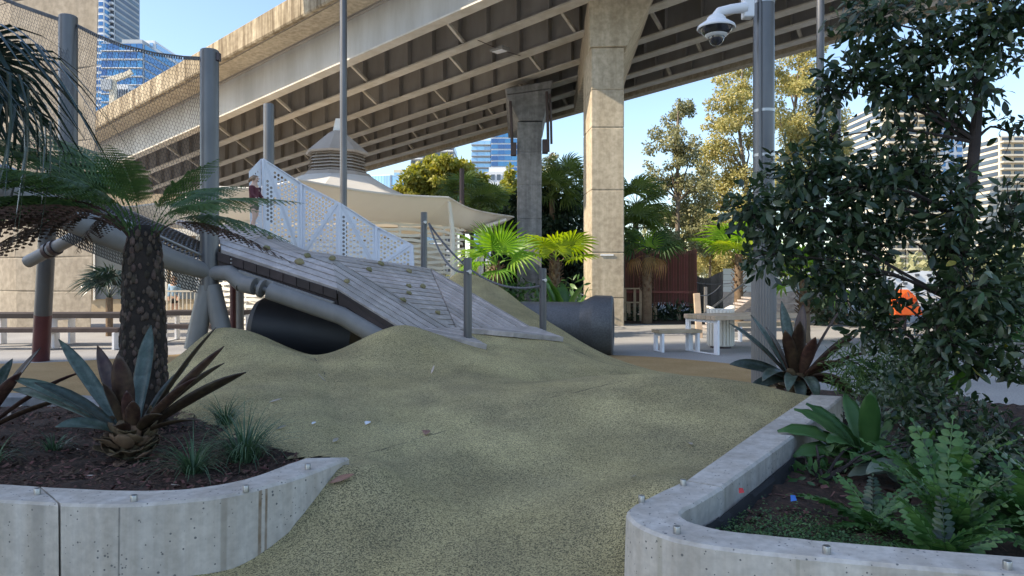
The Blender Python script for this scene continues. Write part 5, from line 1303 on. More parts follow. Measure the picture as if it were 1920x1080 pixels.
for i in range(19):
    z = .25 + i * .155; q = MB(); vs = []; K = 44
    for k_ in range(K + 1):
        a_ = a0 + (a1_ - a0) * k_ / K; wv = .022 * math.sin(k_ * 1.3 + (i % 2) * math.pi); r_ = 4.25 + .04 * math.sin(k_ * 1.3 + (i % 2) * math.pi)
        for (dr, dz) in ((0, 0), (.05, .0), (.05, .085), (0, .085)): vs.append(C + Vector((math.cos(a_) * (r_ + dr), math.sin(a_) * (r_ + dr), z + dz + wv)))
    q.add(vs, [(k_ * 4 + j, k_ * 4 + (j + 1) % 4, k_ * 4 + 4 + (j + 1) % 4, k_ * 4 + 4 + j) for k_ in range(K) for j in range(4)]); q.build('louvre_slat', 'louvre', pav, smooth=True)
for a_ in range(200, 356, 12):
    p = C + Vector((math.cos(R(a_)) * 4.22, math.sin(R(a_)) * 4.22, 0)); q = MB(); q.tube([p, p + Vector((0, 0, 3.15))], .05 if a_ % 24 else .09, 8); q.build('wall_post', 'louvre', pav, smooth=True)
q = MB(); K = 30; vs = []
for k_ in range(K + 1):
    a_ = R(190 + 168 * k_ / K); vs += [C + Vector((math.cos(a_) * 3.5, math.sin(a_) * 3.5, .0)), C + Vector((math.cos(a_) * 3.5, math.sin(a_) * 3.5, 2.6))]
q.add(vs, [(2 * k_, 2 * k_ + 2, 2 * k_ + 3, 2 * k_ + 1) for k_ in range(K)]); q.build('inner_wall', 'louvre', pav, smooth=True)
for (pa, pb2, pc) in (((948, 412, 25.5), (912, 424, 24.5), (903, 446, 24.2)), ((842, 378, 20.2), (848, 430, 20.4), (850, 520, 20.6))):
    q = MB(); q.tube([P(*pa), P(*pb2), P(*pc), P(pc[0] - 2, 540, pc[2])], [.05, .07, .09, .09], 8); q.build('strut', 'louvre', pav, smooth=True)

# ------------------------------------------------------------------ tables and benches
def slab_furniture(name, label, cat, corner, rz, L, W, H, th, nleg=2, group=None, dark_from=.35, leg_w=.12):
    ux = Vector((math.cos(rz), math.sin(rz), 0)); uy = Vector((-math.sin(rz), math.cos(rz), 0)); c = Vector(corner)
    root = thing(name, label, cat, c + ux * L / 2 + uy * W / 2, group)
    nb = max(3, int(W / .13)); 
    for j in range(nb):
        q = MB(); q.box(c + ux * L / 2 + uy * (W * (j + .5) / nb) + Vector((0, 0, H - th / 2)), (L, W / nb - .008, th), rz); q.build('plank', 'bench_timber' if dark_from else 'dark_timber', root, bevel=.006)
    for k_ in range(nleg):
        x_ = .08 + (L - .16) * k_ / max(1, nleg - 1)
        for y_ in (.05, W - .05):
            q = MB(); q.box(c + ux * x_ + uy * y_ + Vector((0, 0, (H - th) / 2)), (.05, leg_w, H - th - .004), rz); q.build('leg', 'white_paint', root, bevel=.004)
        q = MB(); q.box(c + ux * x_ + uy * W / 2 + Vector((0, 0, .012)), (.05, W - .1 - leg_w - .004, .02), rz); q.build('foot_bar', 'white_paint', root)
        q = MB(); q.box(c + ux * x_ + uy * W / 2 + Vector((0, 0, H - th - .03)), (.05, W - .1 - leg_w - .004, .05), rz); q.build('top_bar', 'white_paint', root)
    return root
slab_furniture('picnic_table', 'timber-topped picnic table with white legs beside the camera pole', 'table', (4.02, 14.25, .004), R(24), 2.3, 1.0, .78, .09)
slab_furniture('bench', 'small timber bench with white legs in front of the slatted hut', 'bench', (3.02, 14.75, .004), R(12), .95, .42, .46, .07)
slab_furniture('bench', 'timber bench half hidden behind the camera pole', 'bench', (5.4, 17.2, .004), R(12), 1.8, .45, .46, .10)
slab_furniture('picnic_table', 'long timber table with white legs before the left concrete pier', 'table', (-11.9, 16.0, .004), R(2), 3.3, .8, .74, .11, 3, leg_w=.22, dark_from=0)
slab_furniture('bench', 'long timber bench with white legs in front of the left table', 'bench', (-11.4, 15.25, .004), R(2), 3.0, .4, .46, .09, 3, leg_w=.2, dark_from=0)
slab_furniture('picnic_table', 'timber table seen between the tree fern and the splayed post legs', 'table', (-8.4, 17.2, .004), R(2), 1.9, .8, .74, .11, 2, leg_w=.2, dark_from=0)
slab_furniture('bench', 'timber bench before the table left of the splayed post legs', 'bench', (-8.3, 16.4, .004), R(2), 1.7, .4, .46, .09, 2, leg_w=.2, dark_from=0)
# bin
bb = G(1351, 652); bn = thing('litter_bin', 'round cream slatted litter bin behind the picnic table', 'bin', bb)
m = MB(); m.lathe([(.27, .05), (.27, .85)], bb, 28); m.build('drum', 'louvre', bn, smooth=True)
for i in range(24):
    a_ = i * 2 * math.pi / 24; m = MB(); m.box(bb + Vector((math.cos(a_) * .285, math.sin(a_) * .285, .46)), (.018, .05, .78), a_); m.build('slat', 'louvre', bn)
m = MB(); m.lathe([(.22, 0), (.22, .05)], bb, 20); m.build('plinth', 'dark_paint', bn)
ss = thing('shell_seat', 'pair of pale curved shell shapes standing behind the picnic table', 'sculpture', G(1350, 622, 0))
for sd in (-1, 1):
    m = MB(); c = P(1351, 588, 19); vs = []
    for i in range(7):
        for j in range(5):
            u = i / 6; v = j / 4 - .5; w_ = math.sin(u * math.pi * .55 + .3)
            vs.append(c + Vector((sd * (u * .34), v * .35, .02 + u * .22 - .10 * u * u + .10 * (1 - abs(v) * 2) * u * -1 + (.12 * u if abs(v) < .3 else 0))))
    m.add(vs, [(i * 5 + j, i * 5 + j + 1, i * 5 + j + 6, i * 5 + j + 5) for i in range(6) for j in range(4)])
    o = m.build('shell', 'louvre', ss, smooth=True, fix=False); o.modifiers.new('t', 'SOLIDIFY').thickness = .02
m = MB(); c = P(1351, 590, 19); m.tube([Vector((c.x, c.y, 0)), c], [.06, .03], 8); m.build('stem', 'louvre', ss, smooth=True)

# ------------------------------------------------------------------ slatted hut, fences and timber ramp behind
hut = thing('slatted_hut', 'dark red timber slatted hut raised on posts beside the palm', 'hut', P(1240, 590, 26))
hA, hB = P(1172, 0, 26.6), P(1306, 0, 25.6); z0, z1 = .55, 2.55
m = MB(); sl = None; nS = 46
for i in range(nS):
    p = Vector((hA.x + (hB.x - hA.x) * (i + .5) / nS, hA.y + (hB.y - hA.y) * (i + .5) / nS, 0)); ra = random.uniform(-.06, .06) 
    if sl is None:
        q = MB(); q.box((0, 0, (z0 + z1) / 2), (.032, .05, z1 - z0)); ob = q.build('slat', 'red_timber', hut, bevel=0); sl = ob.data; bpy.data.objects.remove(ob)
    place('slat', sl, hut, Matrix.Translation(p + Vector((0, 0, (z0 + z1) / 2 + ra))))
for i in range(22):
    p = Vector((hB.x + .01 + .05 * i * .1, hB.y + .06 + i * .09, (z0 + z1) / 2)); place('slat', sl, hut, Matrix.Translation(p))
m = MB(); m.hexa([Vector((hA.x, hA.y + .1, z0 + .1)), Vector((hB.x - .03, hB.y + .1, z0 + .1)), Vector((hB.x - .03, hB.y + 2, z0 + .1)), Vector((hA.x, hA.y + 2, z0 + .1))], [Vector((hA.x, hA.y + .1, z1 - .15)), Vector((hB.x - .03, hB.y + .1, z1 - .15)), Vector((hB.x - .03, hB.y + 2, z1 - .15)), Vector((hA.x, hA.y + 2, z1 - .15))]); m.build('inner_box', 'dark_timber', hut)
for (px, dy) in ((1180, .15), (1230, .15), (1275, .2), (1300, .2)):
    p = P(px, 0, 26.2); m = MB(); m.box((p.x, 26.2 + dy, .33), (.12, .12, .66)); m.build('post', 'bench_timber', hut)
m = MB(); m.box((hA.x * .5 + hB.x * .5, 26.05, 1.02), (2.6, .04, .08), math.atan2(-1, 2.6) * .95); m.build('rail', 'red_timber', hut)
rl = thing('railing', 'short pale timber railing left of the slatted hut', 'railing', P(1185, 590, 25.5))
for px in (1172, 1190, 1201):
    p = P(px, 540, 25.5); m = MB(); m.box((p.x, p.y, p.z / 2), (.08, .08, p.z)); m.build('post', 'bench_timber', rl)
for yy in (541, 567):
    m = MB(); m.beam(P(1168, yy, 25.44), P(1203, yy, 25.44), .05, .05); m.build('rail', 'bench_timber', rl)
fe = thing('timber_fence', 'curved grey paling fence behind the tables', 'fence', P(1360, 560, 27))
for i in range(34):
    px = 1306 + i * 3.6; Y = 27.5 - .06 * i; tp_ = P(px, 516 + 6 * math.sin(i * .35), Y); m = MB(); m.box((tp_.x, tp_.y, (tp_.z + .3) / 2), (.066, .03, tp_.z - .3)); m.build('paling', 'fence_timber', fe)
wp = thing('rope_fence', 'pale timber post fence with sagging ropes beside the sunken ramp', 'fence', P(1307, 640, 18.5))
m = MB(); m.beam(P(1306, 550, 18.5), P(1312, 640, 18.4), .16, .10, up=(0, 1, 0)); m.build('post', 'bench_timber', wp, bevel=.01)
m = MB(); m.beam(P(1323, 538, 21.5), P(1323, 590, 21.5), .08, .08, up=(0, 1, 0)); m.build('post', 'grey_paint', wp)
m = MB(); m.tube(sag(P(1309, 553, 18.5), P(1351, 535, 22), .12), .014, 5); m.build('rope', 'rope', wp)
m = MB(); m.tube(sag(P(1306, 530, 24), P(1400, 524, 24), .10), .014, 5); m.build('rope', 'rope', wp)
rr_ = thing('timber_stair', 'grey timber stair ramp rising to the right behind the picnic table', 'stair', P(1370, 610, 20))
for i in range(13):
    t = i / 12; p = P(1325 + 95 * t, 628 - 68 * t, 20.5); m = MB(); m.box(p + Vector((0, .6, 0)), (.16, 1.2, .05)); m.build('tread', 'ramp_timber', rr_)
for Y in (20.4, 21.8):
    m = MB(); m.beam(P(1318, 634, Y), P(1420, 558, Y), .06, .16); m.build('stringer', 'fence_timber', rr_)
    m = MB(); m.beam(P(1318, 590, Y), P(1420, 512, Y), .05, .05); m.build('handrail', 'steel_pole', rr_)
wb = thing('weatherboard_wall', 'pale weatherboard wall partly seen behind the fluted pole', 'wall', P(1440, 580, 24))
for i in range(9):
    m = MB(); m.box(((1455 - 960) / FPX * 24.5, 24.5, .15 + i * .2), (3.6, .05, .19)); m.build('board', 'tower_white' if i > 4 else 'ramp_timber', wb)
op = thing('orange_playhouse', 'bright orange play tent glimpsed through the tree leaves', 'play tent', P(1690, 590, 19))
c = P(1692, 590, 19); u = 19 / FPX
m = MB(); m.hexa([c + Vector((-26 * u, -.3, 0)), c + Vector((28 * u, -.3, 0)), c + Vector((28 * u, .5, 0)), c + Vector((-26 * u, .5, 0))], [c + Vector((-22 * u, -.2, 26 * u)), c + Vector((20 * u, -.2, 30 * u)), c + Vector((20 * u, .4, 30 * u)), c + Vector((-22 * u, .4, 26 * u))]); m.prism([c + Vector((-24 * u, -.25, 26 * u)), c + Vector((22 * u, -.25, 29 * u)), c + Vector((4 * u, -.2, 48 * u))], (0, .7, 0)); m.build('canvas', 'orange_plastic', op, bevel=.03)
m = MB(); m.prism([c + Vector((-4 * u, -.29, 24 * u)), c + Vector((8 * u, -.29, 30 * u)), c + Vector((8 * u, -.29, 33 * u)), c + Vector((-4 * u, -.29, 27 * u))], (0, .02, 0)); m.build('opening', 'dark_cloth', op)
m = MB(); m.tube([Vector((c.x, c.y + .1, 0)), c + Vector((0, .1, .02))], .15, 8); m.build('base', 'dark_paint', op)
# left background: low building behind the walkway
lbg = thing('low_building', 'low tan building with dark shopfront windows behind the net walkway', 'building', (-11, 31, 0))
m = MB(); m.box((-12.5, 33.5, 2.6), (16, 4, 5.2)); m.build('wall', 'brick_tan', lbg)
for i in range(9):
    m = MB(); m.box((-19.2 + i * 1.7, 31.46, 1.9), (1.4, .06, 2.6)); f = m.build('window', 'glass_dark', lbg)
    for dx_ in (-.72, .72):
        q = MB(); q.box((-19.2 + i * 1.7 + dx_, 31.42, 1.9), (.08, .08, 2.7)); q.build('frame', 'louvre', f)
m = MB(); m.box((-12.5, 31.3, 3.5), (16, .35, .3)); m.build('canopy', 'louvre', lbg)
fl = thing('picket_railing', 'cream picket railing beyond the splayed post legs', 'railing', P(340, 590, 24))
pk = None
for i in range(60):
    x_ = -12.5 + i * .14
    if pk is None:
        q = MB(); q.box((0, 0, 0), (.03, .03, .95)); ob = q.build('picket', 'louvre', fl); pk = ob.data; bpy.data.objects.remove(ob)
    place('picket', pk, fl, Matrix.Translation((x_, 25.5, .55)))
m = MB(); m.box((-8.3, 25.5, 1.06), (8.6, .06, .06)); m.build('top_rail', 'louvre', fl)
for px in (236 + 205, 452):
    p = P(px, 540, 13.2)
steel_post('support_post', 437, 525, 640, 12.8, .11, 'slim dark maroon post under the upper ramp deck', 'maroon_paint')
steel_post('support_post', 449, 525, 640, 13.5, .16, 'grey post under the upper ramp deck beside the maroon one', 'grey_paint')
hp = thing('hedge_palm', 'dark leafy palm growing beside the left concrete pier', 'palm', P(205, 590, 19))
dp = fan_mesh('frond', 'palm_dark', 26, 200, .2, .5, .6, .05, .2, .8, .4)
for i in range(11): place('frond', dp, hp, orient(P(205, 560, 19), R(i * 137), R(30 + (i * 23) % 50), 0, 1.0))
m = MB(); m.tube([P(205, 590, 19) + Vector((0, 0, -.6)), P(205, 558, 19)], .09, 8); m.build('trunk', 'palm_trunk', hp)

# ------------------------------------------------------------------ palms and trees in the middle distance
fb1 = [fan_mesh('frond', 'palm_bright', 20, 230, .05, .5, .85, .07, .2, .1, .4), fan_mesh('frond', 'palm_bright', 20, 210, .2, .55, .8, .065, .15, .4, .4), fan_mesh('frond', 'palm_yellow', 20, 260, .1, .5, .62, .11, .15, .1, .8), fan_mesh('frond', 'palm_dead', 18, 200, .6, .4, .5, .05, .0, .9, .5), fan_mesh('frond', 'fern_green', 22, 230, .3, .55, .72, .065, .1, .4, .5)]
fan_palm('bright green fan palm in front of the grey pier', (P(930, 0, 18.5).x, 18.5, .4), 1.45, .13, [(190, 40, 0, 1.0), (230, 62, 0, 1.0), (300, 60, 0, 1.0), (20, 42, 0, 1.1), (340, 15, 1, 1.0), (100, 65, 0, 1.0), (215, 5, 1, .9), (275, -10, 1, .85), (150, 25, 1, 1.0)], fb1)
fan_palm('yellow-green round-leaved fan palm right of the bright one', (P(1042, 0, 19.5).x, 19.5, .3), 1.7, .12, [(225, 30, 2, 1.15), (320, 32, 2, 1.2), (195, 8, 2, 1.05), (355, 12, 2, 1.1), (275, 55, 2, 1.0), (90, 45, 2, 1.0)], fb1)
fan_palm('fan palm with a thick tan trunk and browning leaves before the slatted hut', (P(1213, 0, 24.3).x, 24.3, 0), 2.3, .155, [(180, 25, 4, 1.2), (215, 15, 4, 1.1), (325, 15, 4, 1.15), (0, 25, 4, 1.2), (30, 50, 4, 1.1), (120, 50, 4, 1.1), (270, 60, 0, .8), (200, 60, 4, 1.0), (340, 55, 4, 1.0), (190, -12, 3, 1.0), (285, -25, 3, .9), (350, -15, 3, 1.0)], fb1)
fan_palm('yellow-green palm partly behind the camera pole', (P(1385, 0, 23).x, 23, 0), 2.3, .13, [(i * 40, 15 + (i * 31) % 60, (2, 0, 1)[i % 3], 1.25) for i in range(13)], fb1)
fan_palm('palm with hanging yellow tips right of the camera pole', (P(1508, 0, 17).x, 17, 0), 1.5, .12, [(i * 37, -15 + (i * 29) % 70, (2, 1, 0)[i % 3], 1.0) for i in range(13)], fb1)
bp = thing('banana_plant', 'banana plant with broad sunlit leaves behind the concrete pipe', 'plant', (P(1052, 0, 18.8).x, 18.8, .3))
for (az, el, L, w, cu, mm) in [(200, 78, 1.35, .42, .5, 'leaf_bright'), (150, 82, 1.5, .45, .3, 'leaf_bright'), (330, 75, 1.2, .38, .5, 'leaf_bright'), (215, 50, 1.0, .36, .6, 'leaf_bright'), (340, 45, .9, .34, .8, 'leaf_bright'), (90, 70, 1.3, .38, .4, 'leaf_mid')]:
    strap((P(1052, 0, 18.8).x + random.uniform(-.15, .15), 18.8, .3), R(az), R(el), L, w, cu, mm, bp, fold=.12, seg=12, tipw=.08, wav=.03)
bg_p = fan_mesh('frond', 'palm_bg', 22, 230, .3, .9, 1.0, .09, .1, .5, .5)
for lab, px, py, Y in [('tall cabbage palm with a round head above the dark fig', 1062, 345, 38), ('cabbage palm head left of its taller neighbour by the tan pier', 1035, 372, 36), ('palm head right beside the tan pier', 1192, 385, 34), ('second lower palm head right of the tan pier', 1190, 440, 32), ('small bright palm behind the pavilion roof', 868, 365, 46), ('palm head at the pavilion roof tip', 925, 385, 46), ('sunlit palm low behind the pavilion eave', 905, 400, 40)]:
    c = P(px, py, Y); fan_palm(lab, (c.x, c.y, 0), c.z, .14, [(i * 137.5, -10 + (i * 37) % 85, 0, 1.0) for i in range(18)], [bg_p], group='cabbage palms behind the piers', fibre=False, name='cabbage_palm')

def euc(label, px, Y, trunk_px, blobs, leafmat, dens=1150, size=(.11, .24), r=.22, name='eucalyptus_tree'):
    base = Vector((P(px, 0, Y).x, Y, 0)); tr_ = [base] + [P(a, b, Y) for a, b in trunk_px]
    cl = []
    for b in blobs:
        c, rr = px_blob(b[0], b[1], Y + random.uniform(-1.2, 1.2), b[2] * 1.08, b[3] * 1.08); cl.append((c, rr))
        for _ in range(7):       # break each clump into smaller ones
            q = rdirs(1)[0]; cl.append((c + q * np.array(rr) * 1.0, np.array(rr) * rng.uniform(.28, .5)))
    br = []
    for c, rr in cl[::3]:
        s_ = min(tr_[1:], key=lambda q: (Vector(c) - q).length + (0 if q.z < c[2] else 3)); br.append((arc(s_, Vector(c), .4, 5, .08), .07))
    return tree(name, label, 'tree', base, tr_, br, [(c, np.array(rr) * (.62 if i % 8 == 0 else 1)) for i, (c, rr) in enumerate(cl)], dens, size, leafmat, trunk_r=(r, .05), shell=.25, drop=.5)
euc('slender eucalyptus with open crown right of the tan pier', 1268, 42, [(1270, 480), (1271, 380), (1270, 290), (1272, 200)], [(1272, 212, 24, 26), (1250, 268, 32, 26), (1295, 285, 28, 28), (1232, 330, 34, 26), (1292, 345, 44, 30), (1255, 400, 52, 30), (1305, 420, 36, 34), (1222, 400, 24, 22), (1270, 460, 50, 26)], 'euc_leaf_dark')
euc('tall golden eucalyptus left of the camera pole', 1408, 46, [(1405, 440), (1398, 330), (1385, 240), (1392, 130)], [(1395, 130, 44, 28), (1362, 175, 36, 30), (1400, 215, 46, 34), (1345, 235, 22, 16), (1365, 290, 50, 40), (1400, 330, 46, 40), (1340, 350, 40, 36), (1385, 400, 56, 36), (1335, 420, 46, 34), (1400, 450, 40, 30)], 'euc_leaf')
euc('tall golden eucalyptus right of the camera pole', 1485, 48, [(1480, 420), (1475, 300), (1490, 200), (1500, 110)], [(1490, 110, 46, 26), (1465, 160, 36, 36), (1520, 165, 40, 36), (1545, 225, 34, 34), (1485, 230, 46, 40), (1520, 290, 46, 40), (1470, 310, 40, 40), (1560, 270, 24, 30), (1490, 380, 60, 40)], 'euc_leaf')
euc('pale eucalyptus top between the two piers', 1025, 55, [(1025, 420), (1028, 330), (1030, 300)], [(1025, 305, 22, 18), (1040, 325, 26, 20), (1015, 335, 20, 20)], 'euc_leaf_dark')
euc('sunlit understorey gum behind the slatted hut', 1330, 52, [(1332, 470), (1334, 420)], [(1330, 440, 44, 30), (1365, 470, 44, 34), (1325, 490, 36, 30), (1390, 500, 40, 30), (1355, 520, 40, 22)], 'euc_leaf', r=.12)
euc('dense dark fig between the two piers', 1035, 37, [(1035, 500), (1035, 420)], [(1030, 380, 50, 36), (985, 420, 34, 44), (1060, 400, 40, 40), (1040, 450, 60, 50), (1000, 480, 50, 50), (1070, 490, 40, 46), (1040, 530, 60, 34), (985, 540, 36, 36)], 'fig_leaf', dens=900, size=(.2, .4), name='fig_tree')
euc('spreading golden fig behind the pavilion roof', 830, 58, [(835, 420), (832, 370)], [(830, 318, 44, 20), (795, 340, 36, 20), (868, 330, 34, 20), (770, 368, 34, 20), (825, 360, 50, 24), (880, 350, 24, 18), (790, 392, 50, 18)], 'gold_leaf', dens=800, size=(.25, .5), name='fig_tree')
euc('round golden tree below the glass tower', 925, 60, [(925, 420), (925, 390)], [(910, 372, 30, 22), (945, 378, 30, 24), (925, 400, 44, 22), (960, 350, 16, 30), (965, 390, 20, 36)], 'gold_leaf', dens=800, size=(.25, .5), name='round_tree')
euc('dark green tree behind the golden crowns', 885, 50, [(885, 430), (885, 410)], [(880, 395, 36, 18), (915, 415, 40, 22), (950, 430, 34, 24), (860, 400, 26, 14)], 'leaf_mid', dens=420, size=(.25, .45), name='round_tree')
euc('dark tree right of the tan pier behind the palms', 1190, 33, [(1190, 500), (1190, 460)], [(1190, 470, 30, 34), (1200, 510, 40, 34), (1180, 540, 26, 30), (1230, 540, 40, 26)], 'fig_leaf', dens=900, size=(.16, .3), name='round_tree')
euc('dark garden tree behind the bromeliad and pole', 1560, 24, [(1560, 520), (1560, 470)], [(1540, 560, 40, 36), (1600, 560, 50, 40), (1650, 590, 44, 36), (1590, 610, 60, 30)], 'fig_leaf', dens=900, size=(.14, .26), name='round_tree')
euc('dark garden tree at the right edge beyond the sunlit path', 1900, 20, [(1900, 560), (1900, 500)], [(1890, 540, 60, 50), (1940, 580, 60, 50), (1880, 610, 60, 40), (1840, 600, 40, 30)], 'fig_leaf', dens=900, size=(.14, .26), name='round_tree')
# far hedge belt that closes the horizon
n = 26000; x = rng.uniform(-120, 130, n); y = 80 + rng.uniform(0, 18, n); hmax = 4.2 + 1.6 * np.sin(x * .11) + 1.0 * np.sin(x * .37 + 1) + .6 * np.sin(x * .9)
z = hmax * rng.random(n) ** .6
V, Fc = scatter(*quad_tpl, np.stack([x, y, z], 1), frames(rdirs(n), rdirs(n) + np.array([0, 0, .5])), rng.uniform(.5, 1.2, n))
me = mesh_from('far_trees', V, Fc, 'euc_leaf_dark', rnd=rng.random(n)); tag(link('far_trees', me, None, None, Vector((0, 0, 0))), 'distant belt of trees closing the horizon', 'trees', kind='stuff')
# garden bed growth along the foot of the piers
def lowgreen(name, label, x0, x1, y0, y1, h, n, m_, size):
    x = rng.uniform(x0, x1, n); y = rng.uniform(y0, y1, n); z = h * (.55 + .45 * np.sin(x * 2.3 + y)) * rng.random(n)
    V, Fc = scatter(*LTn, np.stack([x, y, z], 1), frames(rdirs(n) + np.array([0, 0, .5]), rdirs(n) + np.array([0, 0, .6])), rng.uniform(*size, n))
    me = mesh_from(name, V, Fc, m_, rnd=np.repeat(rng.random(n), len(LTn[1]))); tag(link(name, me, None, None, Vector((0, 0, 0))), label, 'planting', kind='stuff')
lowgreen('garden_planting', 'low green planting around the foot of the grey pier', -3.5, 2.2, 20.5, 28, 1.5, 2600, 'leaf_mid', (.18, .4))
lowgreen('garden_planting', 'shaded planting under the slatted hut', 3.9, 8.5, 25.2, 29, .7, 1500, 'fig_leaf', (.15, .3))
lowgreen('garden_planting', 'dark planting beyond the sunlit path on the right', 11, 19, 15, 19, 1.2, 2600, 'leaf_mid', (.15, .3))
gs = sheet('garden_soil', [(3.6, 24.0), (9, 23.2), (9, 30), (-4, 30), (-4, 20), (1.5, 20), (2.0, 23.6)], .008, 'soil')

# ------------------------------------------------------------------ city behind
def tower(name, label, px0, px1, ytop, Y, depth, floors, cols, wallm, glassm, zb=0.0, rz=0.0, frac=(.8, .62), group=None, slab=None, top=None):
    a = P(px0, ytop, Y); b = P(px1, ytop, Y); w = b.x - a.x; H = a.z; cx_ = (a.x + b.x) / 2
    root = thing(name, label, 'building', (cx_, Y + depth / 2, 0), group)
    Rz = Matrix.Rotation(rz, 3, 'Z'); o_ = Vector((cx_, Y + depth / 2, 0))
    def put(c, size, nm, m_, parent): q = MB(); q.box(o_ + Rz @ Vector(c), size, rz); return q.build(nm, m_, parent)
    put((0, 0, H / 2), (w, depth, H), 'wall', wallm, root)
    fh = (H - zb) / floors; cw = w / cols; mesh = None
    for f in range(floors):
        zc = zb + (f + .5) * fh
        if EYE + 2 + (Y * -.02) > zc + 6 and Y > 100: continue
        for c in range(cols):
            if mesh is None:
                q = MB(); q.box((0, 0, 0), (cw * frac[0], .3, fh * frac[1]), rz); ob = q.build('window', glassm, root); mesh = ob.data; bpy.data.objects.remove(ob)
            place('window', mesh, root, Matrix.Translation(o_ + Rz @ Vector((-w / 2 + (c + .5) * cw, -depth / 2 - .02, zc))))
        if slab: put((0, -depth / 2 - slab[0] / 2, zc - fh / 2 + .1), (w, slab[0], fh * slab[1]), 'balcony', slab[2], root)
    ms2 = None; nd = max(2, int(depth / cw))
    for sd in (-1, 1):
        for f in range(0, floors):
            put((sd * (w / 2 + .03), 0, zb + (f + .5) * fh), (.25, depth * .92, fh * frac[1]), 'window', glassm, root)
    if top: put((0, 0, H + top[1] / 2), (w * top[0], depth * top[0], top[1]), 'roof_plant', wallm, root)
    return root
tower('glass_tower', 'blue glass tower with white floor bands between bridge and grey pier', 921, 972, 248, 250, 20, 26, 4, 'tower_white', 'glass_blue', frac=(.97, .74))
tower('glass_tower', 'angled louvred wing of the blue glass tower', 884, 920, 262, 252, 20, 25, 3, 'tower_white', 'glass_pale', frac=(.96, .6), slab=(1.2, .1, 'tower_grey'))
tower('apartment_block', 'small white apartment block below the glass tower', 908, 962, 322, 190, 14, 10, 5, 'tower_white', 'glass_dark', frac=(.6, .5), top=(.7, 1.5))
tower('apartment_block', 'grey apartment block with balconies just under the bridge edge', 770, 850, 270, 230, 16, 18, 7, 'tower_grey', 'glass_dark', frac=(.8, .55), slab=(1.2, .18, 'tower_white'))
tower('apartment_block', 'cream balcony block beside the pale glass hall', 738, 800, 318, 170, 14, 9, 5, 'tower_cream', 'glass_pale', frac=(.8, .5), slab=(1.3, .2, 'tower_white'))
tower('glass_hall', 'pale blue glass hall behind the pavilion roof', 684, 752, 328, 110, 12, 5, 12, 'tower_white', 'glass_pale', frac=(.93, .9), rz=-.25)
tower('glass_tower', 'blue glass tower seen through the net at the left', 190, 268, 80, 230, 24, 28, 7, 'tower_grey', 'glass_blue', frac=(.9, .75), slab=(.5, .08, 'tower_white'), top=(.5, 3))
tower('glass_tower', 'grey-blue slab tower right of the netted glass tower', 266, 290, 76, 240, 24, 26, 2, 'tower_white', 'glass_pale', frac=(.5, .5))
tower('apartment_tower', 'very tall pale tower with stacked balconies beside the left pier', 196, 214, -60, 290, 20, 52, 2, 'tower_grey', 'glass_dark', frac=(.8, .6), slab=(1.5, .3, 'tower_white'))
tower('apartment_tower', 'narrow glazed edge tower hugging the left pier', 176, 194, -60, 285, 20, 48, 2, 'tower_white', 'glass_blue', frac=(.8, .6))
tower('apartment_block', 'small pale block with dark vertical slots under the crane', 205, 240, 158, 170, 12, 4, 8, 'tower_white', 'glass_dark', frac=(.35, .8))
cr = thing('tower_crane', 'cream tower crane jib in front of the blue glass tower', 'crane', (P(214, 0, 165).x, 165, 0))
m = MB(); m.beam(P(192, 156, 165), P(232, 142, 165), 1.0, 1.2); m.beam(P(230, 144, 165), P(247, 134, 165), .9, 1.0); m.build('jib', 'tower_cream', cr)
m = MB(); m.beam(Vector((P(212, 0, 165).x, 165, 0)), P(212, 150, 165), 1.2, 1.2, up=(0, 1, 0)); m.build('mast', 'tower_cream', cr)
m = MB(); m.box(P(203, 160, 165), (2.4, 2, 2.4)); m.build('counterweight', 'tower_grey', cr)
tower('apartment_tower', 'cream apartment tower with balconies seen through the leaves', 1660, 1762, 190, 140, 18, 26, 5, 'tower_cream', 'glass_dark', frac=(.75, .55), slab=(1.2, .25, 'tower_cream'))
tower('apartment_tower', 'white-edged taller tower joined to the cream one', 1760, 1806, 150, 141, 16, 28, 3, 'tower_white', 'glass_blue', frac=(.6, .6))
tower('apartment_tower', 'tan apartment tower at the right edge behind the leaves', 1875, 1990, 255, 160, 16, 22, 5, 'tower_cream', 'glass_dark', frac=(.7, .55), slab=(1.2, .25, 'tower_cream'))
tower('apartment_block', 'low white podium building behind the orange play tent', 1640, 1775, 508, 60, 8, 3, 6, 'tower_white', 'glass_dark', frac=(.3, .3))

